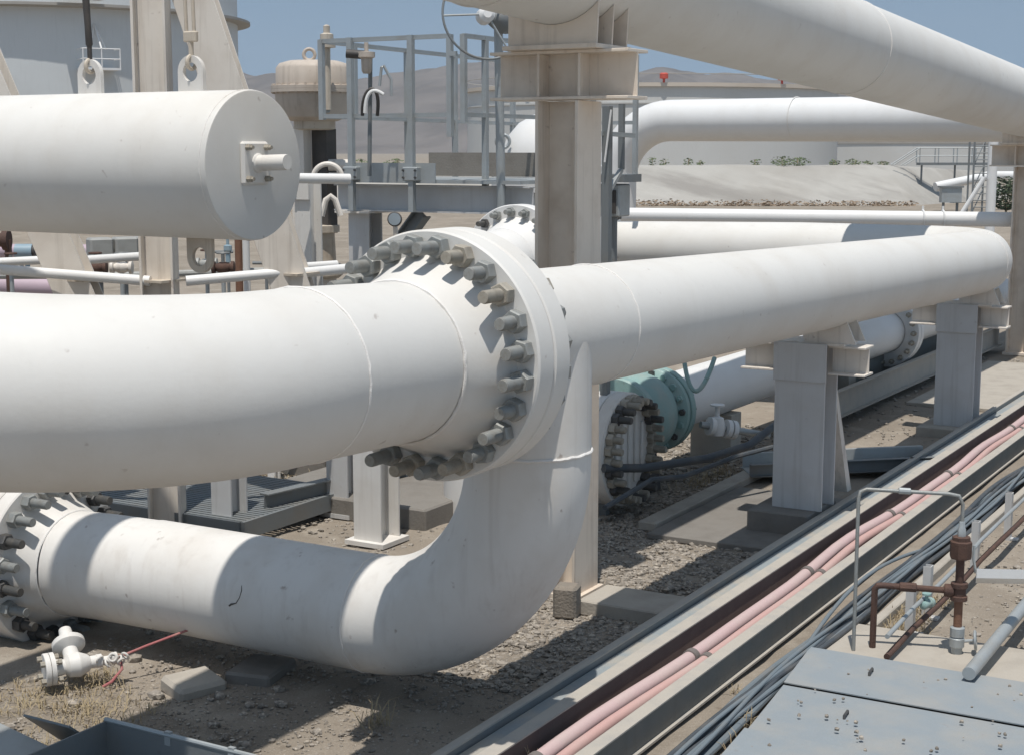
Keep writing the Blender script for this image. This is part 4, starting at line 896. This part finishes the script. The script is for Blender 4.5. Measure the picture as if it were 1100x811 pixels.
# white stub pipe, plate column and hoop between drum and platform
t = thing('stub_pipe', (15.69, 11.83, 3.83), 'white horizontal pipe stub from behind the drum to the platform clamp', 'pipe')
MB().cyl((15.13, 12.2, 3.84), (15.95, 11.58, 3.82), .065, seg=20).build('pipe_wall', 'white_paint_fresh', t)
t = thing('plate_column', (15.59, 12.0, 2.56), 'white bolted plate column between the slanted leg and the actuator', 'column')
q = V((15.84, 12.16, 3.78))
MB().ibeam((q.x, q.y, -.05), (q.x, q.y, q.z), (1, 0, 0), .25, .24, .02, .02).build('column', 'white_paint_stained', t)
MB().box((q.x - .15, q.y, q.z - .12), (.03, .26, .2)).build('bolt_plate', 'white_paint_stained', t)
MB().cyl((q.x - .16, q.y + .08, q.z - .12), (q.x - .19, q.y + .08, q.z - .12), .03, seg=6).build('bolt', 'rusty_pipe', t)
m = MB(); m.tube(arc((16.45, 12.3, 3.81), tuple(RT), (0, 0, 1), .19, 0, 180, 16), .035, 10)
tag(m.build('pipe_hoop', 'cream_steel'), 'small cream pipe hoop arching behind the white stub pipe', 'hoop')
m = MB(); m.tube([(16.41, 12.38, 3.32), (16.44, 12.33, 3.53), (16.47, 12.27, 3.58), (16.5, 12.22, 3.53), (16.53, 12.16, 3.32)], .04, 10)
tag(m.build('pipe_hoop', 'cream_steel'), 'small cream hoop below the white stub pipe beside the platform column', 'hoop')

# ------------------------------------------------------------------ white domed vessel, handwheel
q = V((23.28, 12.67, 3.81)); t = thing('domed_vessel', (q.x, q.y, 0), 'white vessel with a rounded top half hidden by the tall column', 'vessel')
MB().lathe((q.x, q.y, 0), (0, 0, 1), [(.9, -.1), (.9, q.z - .35)], 64).build('body', 'white_paint_fresh', t)
MB().lathe((q.x, q.y, q.z), (0, 0, 1), [(.9, -.34), (1.02, -.33), (1.02, -.12), (1.0, -.11), (1.02, -.10), (1.02, .1), (.9, .11)], 64).build('flange', 'white_paint_fresh', t)
MB().lathe((q.x, q.y, q.z + .1), (0, 0, 1), [(.86, 0), (.84, .25), (.74, .5), (.55, .72), (.3, .86), (.02, .9)], 64).build('dome', 'white_paint_fresh', t, 60)
MB().torus(V((22.44, 13.13, 4.32)), (-.86, -.5, 0), .11, .03, 20, 8).build('lifting_eye', 'galvanised', t)
q = V((17.67, 10.6, 5.93)); t = thing('valve_handwheel', q, 'large spoked handwheel with a grey gearbox high above the platform gate', 'handwheel')
ax = (-FW * .85 + RT * .25 + V((0, 0, .15))).normalized()
MB().torus(q, ax, .58, .017, 56, 8).build('rim', 'galvanised_dark', t)
x_, y_, z_ = frame(ax); m = MB()
for k in range(3):
    a = R(62 + 120 * k); m.cyl(q + z_ * .05, q + (x_ * math.cos(a) + y_ * math.sin(a)) * .58, .014, seg=8)
m.build('spoke', 'galvanised', t)
MB().lathe(q - ax * .03, ax, [(.10, -.1), (.11, -.08), (.11, .10), (.06, .14)], 16).build('hub', 'white_paint_fresh', t)
g0 = V((18.01, 10.61, 5.9)); MB().lathe(g0, (RT * .9 + FW * .35), [(.06, -.15), (.1, -.1), (.17, 0), (.19, .1), (.18, .2), (.1, .24), (.1, .32)], 24).build('gearbox', 'galvanised_dark', t)
MB().cyl(g0 + FW * .1, V((g0.x + .1, g0.y, 2.6)) + FW * .1, .06, seg=12).build('stem', 'galvanised', t)
# cage ladder strip right of the tall column
t = thing('ladder', (15.71, 7.79, 3.05), 'galvanised ladder standing close behind the right side of the tall column', 'ladder')
a = V((15.69, 7.82, 4.67)); b_ = V((16.22, 7.9, 4.71))
m = MB(); sq(m, (a.x, a.y, -.05), (a.x, a.y, a.z), .09); m.build('stile', 'galvanised_dark', t)
m = MB(); sq(m, (b_.x, b_.y, b_.z - .75), (b_.x, b_.y, b_.z), .06); m.build('stile', 'galvanised_dark', t)
m = MB(); sq(m, V((15.61, 7.87, 4.37)), V((16.38, 7.82, 4.35)), .05); sq(m, (b_.x, b_.y, b_.z - .75), (a.x, a.y, a.z - .98), .05); m.build('rung', 'galvanised', t)
MB().cyl((15.62, 7.74, 4.63), (15.59, 7.8, 4.05), .012, seg=6).build('cable', 'white_paint_fresh', t)
t = thing('junction_box', (21.58, 10.62, 3.41), 'grey open-fronted box on a beam behind the ladder', 'box')
q = V((21.57, 10.65, 3.41)); MB().box(q, (.4, .42, .5), None, .02).build('body', 'galvanised', t); MB().box(q + V((-.2, -.05, -.02)), (.03, .22, .36)).build('panel', 'dark_metal', t)
MB().box(q + V((0, 0, .34)), (.6, .7, .12)).build('top_beam', 'galvanised_dark', t); MB().cyl((q.x, q.y, -.05), (q.x, q.y, q.z - .25), .08, seg=10).build('stand', 'galvanised_dark', t)

# ------------------------------------------------------------------ stuff behind the lower pipe
t = thing('walkway_grating', (13.4, 11.6, 0), 'low grey slatted walkway behind the lower pipe at left', 'walkway')
m = MB(); k = 0
for i in range(26):
    x = 12.5 + i * .075
    m.span((x, 10.55, .22), (x + .045, 14.2, .245))
m.build('deck', 'galvanised_dark', t)
m = MB(); m.span((12.45, 10.50, .06), (14.5, 10.545, .25)); m.span((12.42, 10.55, .06), (12.46, 14.2, .25)); m.build('edge_angle', 'galvanised_dark', t)
def stub_column(px, name, label, x, y, h_, mt, s=.30, wb_=True):
    t = thing('stub_column', (x, y, 0), label, 'column')
    MB().ibeam((x, y, -.03), (x, y, h_), (1, 0, 0), s, s, .016, .022).build('column', mt, t, 35, .003)
    if wb_: MB().span((x - s * .7, y - s * .7, -.02), (x + s * .7, y + s * .7, .03)).build('base_plate', mt, t)
    return t
stub_column(0, '', 'short grey column standing behind the lower pipe beside the slatted walkway', 12.75, 10.95, 1.9, 'grey_steel_paint', .28)
stub_column(0, '', 'cream column behind the lower pipe, right one of the close pair', 13.35, 9.40, 2.3, 'white_paint_stained', .36)
stub_column(0, '', 'greyer column behind the lower pipe, left one of the close pair', 14.2, 10.45, 2.3, 'grey_steel_paint', .30)
stub_column(0, '', 'thin white post among the weeds behind the lower pipe', 15.2, 12.3, 1.2, 'white_paint_fresh', .12, False)
t = thing('low_beam', (14, 11, 0), 'low dark steel beam beside the short grey column', 'beam')
MB().ibeam((13.1, 10.75, .30), (15.4, 10.4, .30), (0, 0, 1), .22, .14, .012, .016).build('beam', 'galvanised_dark', t); MB().span((13.2, 10.68, -.03), (13.3, 10.78, .19)).span((15.2, 10.38, -.03), (15.3, 10.46, .19)).build('leg', 'galvanised_dark', t)
m = MB(); m.cyl((15.0, 12.9, .75), (16.2, 11.0, .68), .03, seg=10)
tag(m.build('pipe_rail', 'white_paint_fresh'), 'thin pale pipe rail behind the close pair of columns', 'rail')
structure(MB().span((15.6, 11.8, -.03), (22, 16, .45), .02), 'dark_trench', 'concrete_dark')
t = thing('cable_tray', (16, 9.6, .2), 'flat blue-grey cable tray on the plinth below the big joint', 'cable tray')
MB().span((15.9, 8.9, .24), (16.15, 11.6, .30)).build('tray', 'tray_plate', t); MB().span((15.88, 8.9, .22), (15.897, 11.6, .34)).build('side', 'galvanised_dark', t)

# ------------------------------------------------------------------ small valve, block, sheet metal in the lower left
v0 = V((8.28, 8.92, .16)); vd = (V((8.66, 8.68, .17)) - v0).normalized()
t = thing('small_drain_valve', (8.4, 8.85, 0), 'small white flanged valve lying on the dirt below the lower left flange', 'valve')
MB().lathe(v0, vd, [(.02, -.10), (.125, -.10), (.13, -.095), (.13, -.06), (.02, -.06)], 28).build('end_flange', 'white_paint_stained', t, 30)
MB().lathe(v0, vd, [(.04, -.055), (.13, -.055), (.13, -.02), (.07, -.01), (.06, .06), (.09, .09), (.10, .17), (.07, .24), (.05, .26), (.05, .34)], 28).build('body', 'white_paint_stained', t, 30)
for k in range(4):
    a = R(45 + 90 * k); x_, y_, z_ = frame(vd); p = v0 + (x_ * math.cos(a) + y_ * math.sin(a)) * .10
    MB().lathe(p, vd, [(.024, -.135), (.024, -.10), (.014, -.099), (.014, .0), (.024, .001), (.024, .03)], 6).build('stud_bolt', 'bolt_tan', t, 25)
MB().lathe(v0 + vd * .30, vd, [(.04, 0), (.055, .01), (.055, .05), (.03, .06), (.03, .12), (.05, .13), (.05, .17), (.02, .18)], 12).build('bonnet', 'white_paint_stained', t, 30)
MB().lathe(v0 + vd * .13, (.35, .55, .45), [(.07, 0), (.06, .15), (.12, .18), (.13, .19), (.13, .23), (.06, .24), (.05, .36)], 24).build('side_flange', 'white_paint_stained', t, 30)
lnk = MB()
for k in range(7): lnk.torus(v0 + vd * (.30 + .035 * k) + V((.02 * math.sin(k * 2), -.05, .0 + .025 * math.cos(k * 2))), (math.sin(k * 1.3), math.cos(k * 1.3), .5), .03, .009, 12, 6)
lnk.build('chain', 'white_paint_stained', t)
m = MB(); e0 = v0 + vd * .48
m.tube([e0, e0 + V((.2, -.12, .06)), e0 + V((.55, -.35, .16)), V((9.4, 7.9, .35))], .011, 8)
tag(m.build('wire_rope', 'red_rope'), 'red-stained wire rope tying the small white valve to the pipe', 'rope')
m = MB(); m.tube([e0 + V((.02, 0, .02)), e0 + V((-.02, -.06, -.08)), e0 + V((-.14, -.06, -.15)), e0 + V((-.2, -.02, -.18))], .012, 8)
tag(m.build('red_rag_strip', 'red_rope'), 'short red cord hanging from the small white valve to the dirt', 'cord')
t = MB(); rot = M.Rotation(R(-20), 3, 'Z')
t.box((8.85, 8.02, .0), (.42, .36, .14), rot @ M.Rotation(R(6), 3, 'X'), .03)
o = t.build('concrete_block', 'concrete'); tag(o, 'pale broken concrete block lying just under the lower pipe', 'block')
t = MB(); t.box((9.35, 7.75, -.01), (.5, .4, .16), M.Rotation(R(12), 3, 'Z'), .02)
tag(t.build('concrete_block', 'concrete_dark'), 'darker flat block in the shadow behind the pale broken block', 'block')
t = MB(); t.box((12.02, 6.36, .12), (.22, .22, .30), M.Rotation(R(14), 3, 'Z'), .025)
tag(t.build('brick_block', 'brick_block'), 'rough brick-like block at the foot of the tall column', 'block')
# sheet metal trough in the bottom left corner
t = thing('metal_trough', (6.9, 6.6, 0), 'open grey sheet metal trough in the bottom left corner', 'trough')
MB().span((7.37, 5.2, .0), (7.384, 7.5, .30)).build('far_side', 'galvanised_dark', t)
MB().cyl((7.377, 5.2, .31), (7.377, 7.5, .31), .017, seg=8).build('rim', 'galvanised', t)
MB().span((6.3, 7.486, .0), (7.37, 7.5, .30)).build('end_plate', 'galvanised_dark', t)
MB().span((6.3, 5.2, -.0), (7.37, 7.486, .012)).build('bottom', 'galvanised_dark', t)
for y_ in (6.9, 6.35): MB().span((7.365, y_, .24), (7.395, y_ + .05, .335)).build('clip', 'galvanised', t)
MB().prism([(7.1, 6.6, .20), (7.32, 6.6, .24), (7.32, 6.2, .24), (7.1, 6.2, .17)], (0, 0, .012)).build('inner_plate', 'galvanised', t)
t = MB(); t.prism([(7.0, 7.62, .20), (7.0, 8.25, .30), (6.3, 8.25, .30), (6.3, 7.62, .20)], (0, 0, .012))
tag(t.build('loose_sheet', 'galvanised'), 'loose light grey metal sheet beside the trough at the left edge', 'sheet')
t = MB(); t.prism([(7.42, 7.56, .05), (7.1, 7.56, .33), (7.1, 8.0, .33), (7.42, 8.0, .05)], (.01, 0, .012))
tag(t.build('loose_sheet', 'galvanised_dark'), 'dark tilted metal sheet leaning between the trough and the dirt', 'sheet')

# ------------------------------------------------------------------ gravel, dry grass
ico = [V(p) for p in ((0, 0, 1), (.89, 0, .45), (.28, .85, .45), (-.72, .53, .45), (-.72, -.53, .45), (.28, -.85, .45), (.72, .53, -.45), (-.28, .85, -.45), (-.89, 0, -.45), (-.28, -.85, -.45), (.72, -.53, -.45))]
icf = [(0, 1, 2), (0, 2, 3), (0, 3, 4), (0, 4, 5), (0, 5, 1), (1, 6, 2), (2, 7, 3), (3, 8, 4), (4, 9, 5), (5, 10, 1), (6, 7, 2), (7, 8, 3), (8, 9, 4), (9, 10, 5), (10, 6, 1)]
m = MB()
def stones(n, x0, x1, y0, y1, s0, s1):
    for _ in range(n):
        x = random.uniform(x0, x1); y = random.uniform(y0, y1); s = random.uniform(s0, s1) * random.choice((.5, .7, 1, 1, 1.5))
        a = random.uniform(0, 6.28); ca, sa = math.cos(a), math.sin(a); fl = random.uniform(.35, .8); el_ = random.uniform(.7, 1.5)
        zz = (mnoise.noise((x * .9, y * .9, 0)) * .03 + mnoise.noise((x * 3.1, y * 3.1, 4)) * .02) - .03
        m.add([V((x + (p.x * ca * el_ - p.y * sa) * s, y + (p.x * sa * el_ + p.y * ca) * s, zz + s * fl * .4 + p.z * s * fl)) for p in [q_ * random.uniform(.75, 1.2) for q_ in ico]], icf)
stones(9000, 10.0, 15.5, 5.4, 7.6, .012, .028)
stones(2500, 15, 18, 7.3, 9, .012, .03)
stones(1800, 7.5, 10.5, 6, 9.5, .006, .018)
stones(2200, 12.6, 18.5, 1.5, 3.7, .006, .018)
stones(1800, 12.5, 17.5, 9.0, 13, .012, .03)
stones(700, 20, 32, 5.5, 7.5, .015, .03)
stones(70, 7.5, 12, 5.5, 9.5, .03, .06)
stones(40, 12.6, 18, 5.4, 7, .03, .055)
stones(25, 12.9, 16, 1.8, 3.3, .02, .045)
stones(9000, 7.5, 12, 5.4, 9.5, .004, .012)
stones(1200, 15.5, 22, 7.2, 9, .02, .05)
for _ in range(60):
    x = random.uniform(9.2, 11.7); y = random.uniform(1.6, 3.75); s_ = random.uniform(.006, .02)
    m.add([V((x, y, .128 + s_ * .3)) + p * s_ * random.uniform(.7, 1.2) for p in ico], icf)
tag(m.build('gravel', 'stone', None, 0), kind='stuff')
m = MB()
def tuft(x, y, n, h_, sp, z=-.03):
    for _ in range(n):
        p = V((x + random.gauss(0, sp), y + random.gauss(0, sp), z)); d = V((random.gauss(0, .6), random.gauss(0, .6), random.uniform(.3, 1))).normalized(); L = h_ * random.uniform(.4, 1.2)
        q = p + d * L * .5 + V((0, 0, .02)); r_ = p + d * L + V((random.gauss(0, .03), random.gauss(0, .03), -L * .25)); wv = d.cross(V((0, 0, 1))).normalized() * .003
        m.add([p - wv, p + wv, q + wv, q - wv, r_], [(0, 1, 2, 3), (3, 2, 4)])
for _ in range(60): tuft(random.uniform(7.4, 8.4), random.uniform(7.9, 9.4), 14, .12, .06)
for _ in range(14): tuft(random.uniform(8.3, 8.8), random.uniform(8.4, 9), 14, .14, .05)
tuft(8.9, 6.35, 30, .3, .05); tuft(9.0, 6.3, 20, .25, .05)
tuft(8.7, 4.88, 20, .22, .03, .02); tuft(10.2, 3.93, 40, .24, .06); tuft(9.7, 3.92, 26, .2, .06); tuft(10.9, 4.25, 12, .15, .03)
for _ in range(40): tuft(random.uniform(12.9, 14.2), random.uniform(3.45, 3.72), 14, .16, .06)
for _ in range(24): tuft(random.uniform(17.4, 18.8), random.uniform(7.35, 7.7), 12, .2, .08)
for _ in range(40): tuft(random.uniform(14.2, 16.2), random.uniform(11, 13), 12, .22, .08)
tag(m.build('dry_grass', 'dry_stalk', None, 0), kind='stuff')

# ------------------------------------------------------------------ desert air
hz = MB().span((-60, -1900, -45), (2900, 2900, 235)).build('haze', 'tank_ring', None, 0)
hm = bpy.data.materials.new('haze_air'); hm.use_nodes = True; hn = hm.node_tree.nodes; hn.clear()
ho = hn.new('ShaderNodeOutputMaterial'); hp_ = hn.new('ShaderNodeVolumePrincipled')
hp_.inputs['Color'].default_value = (.80, .86, .93, 1); hp_.inputs['Density'].default_value = .00015; hp_.inputs['Anisotropy'].default_value = .1
hm.node_tree.links.new(hp_.outputs[0], ho.inputs['Volume'])
hz.data.materials.clear(); hz.data.materials.append(hm); tag(hz, kind='stuff')
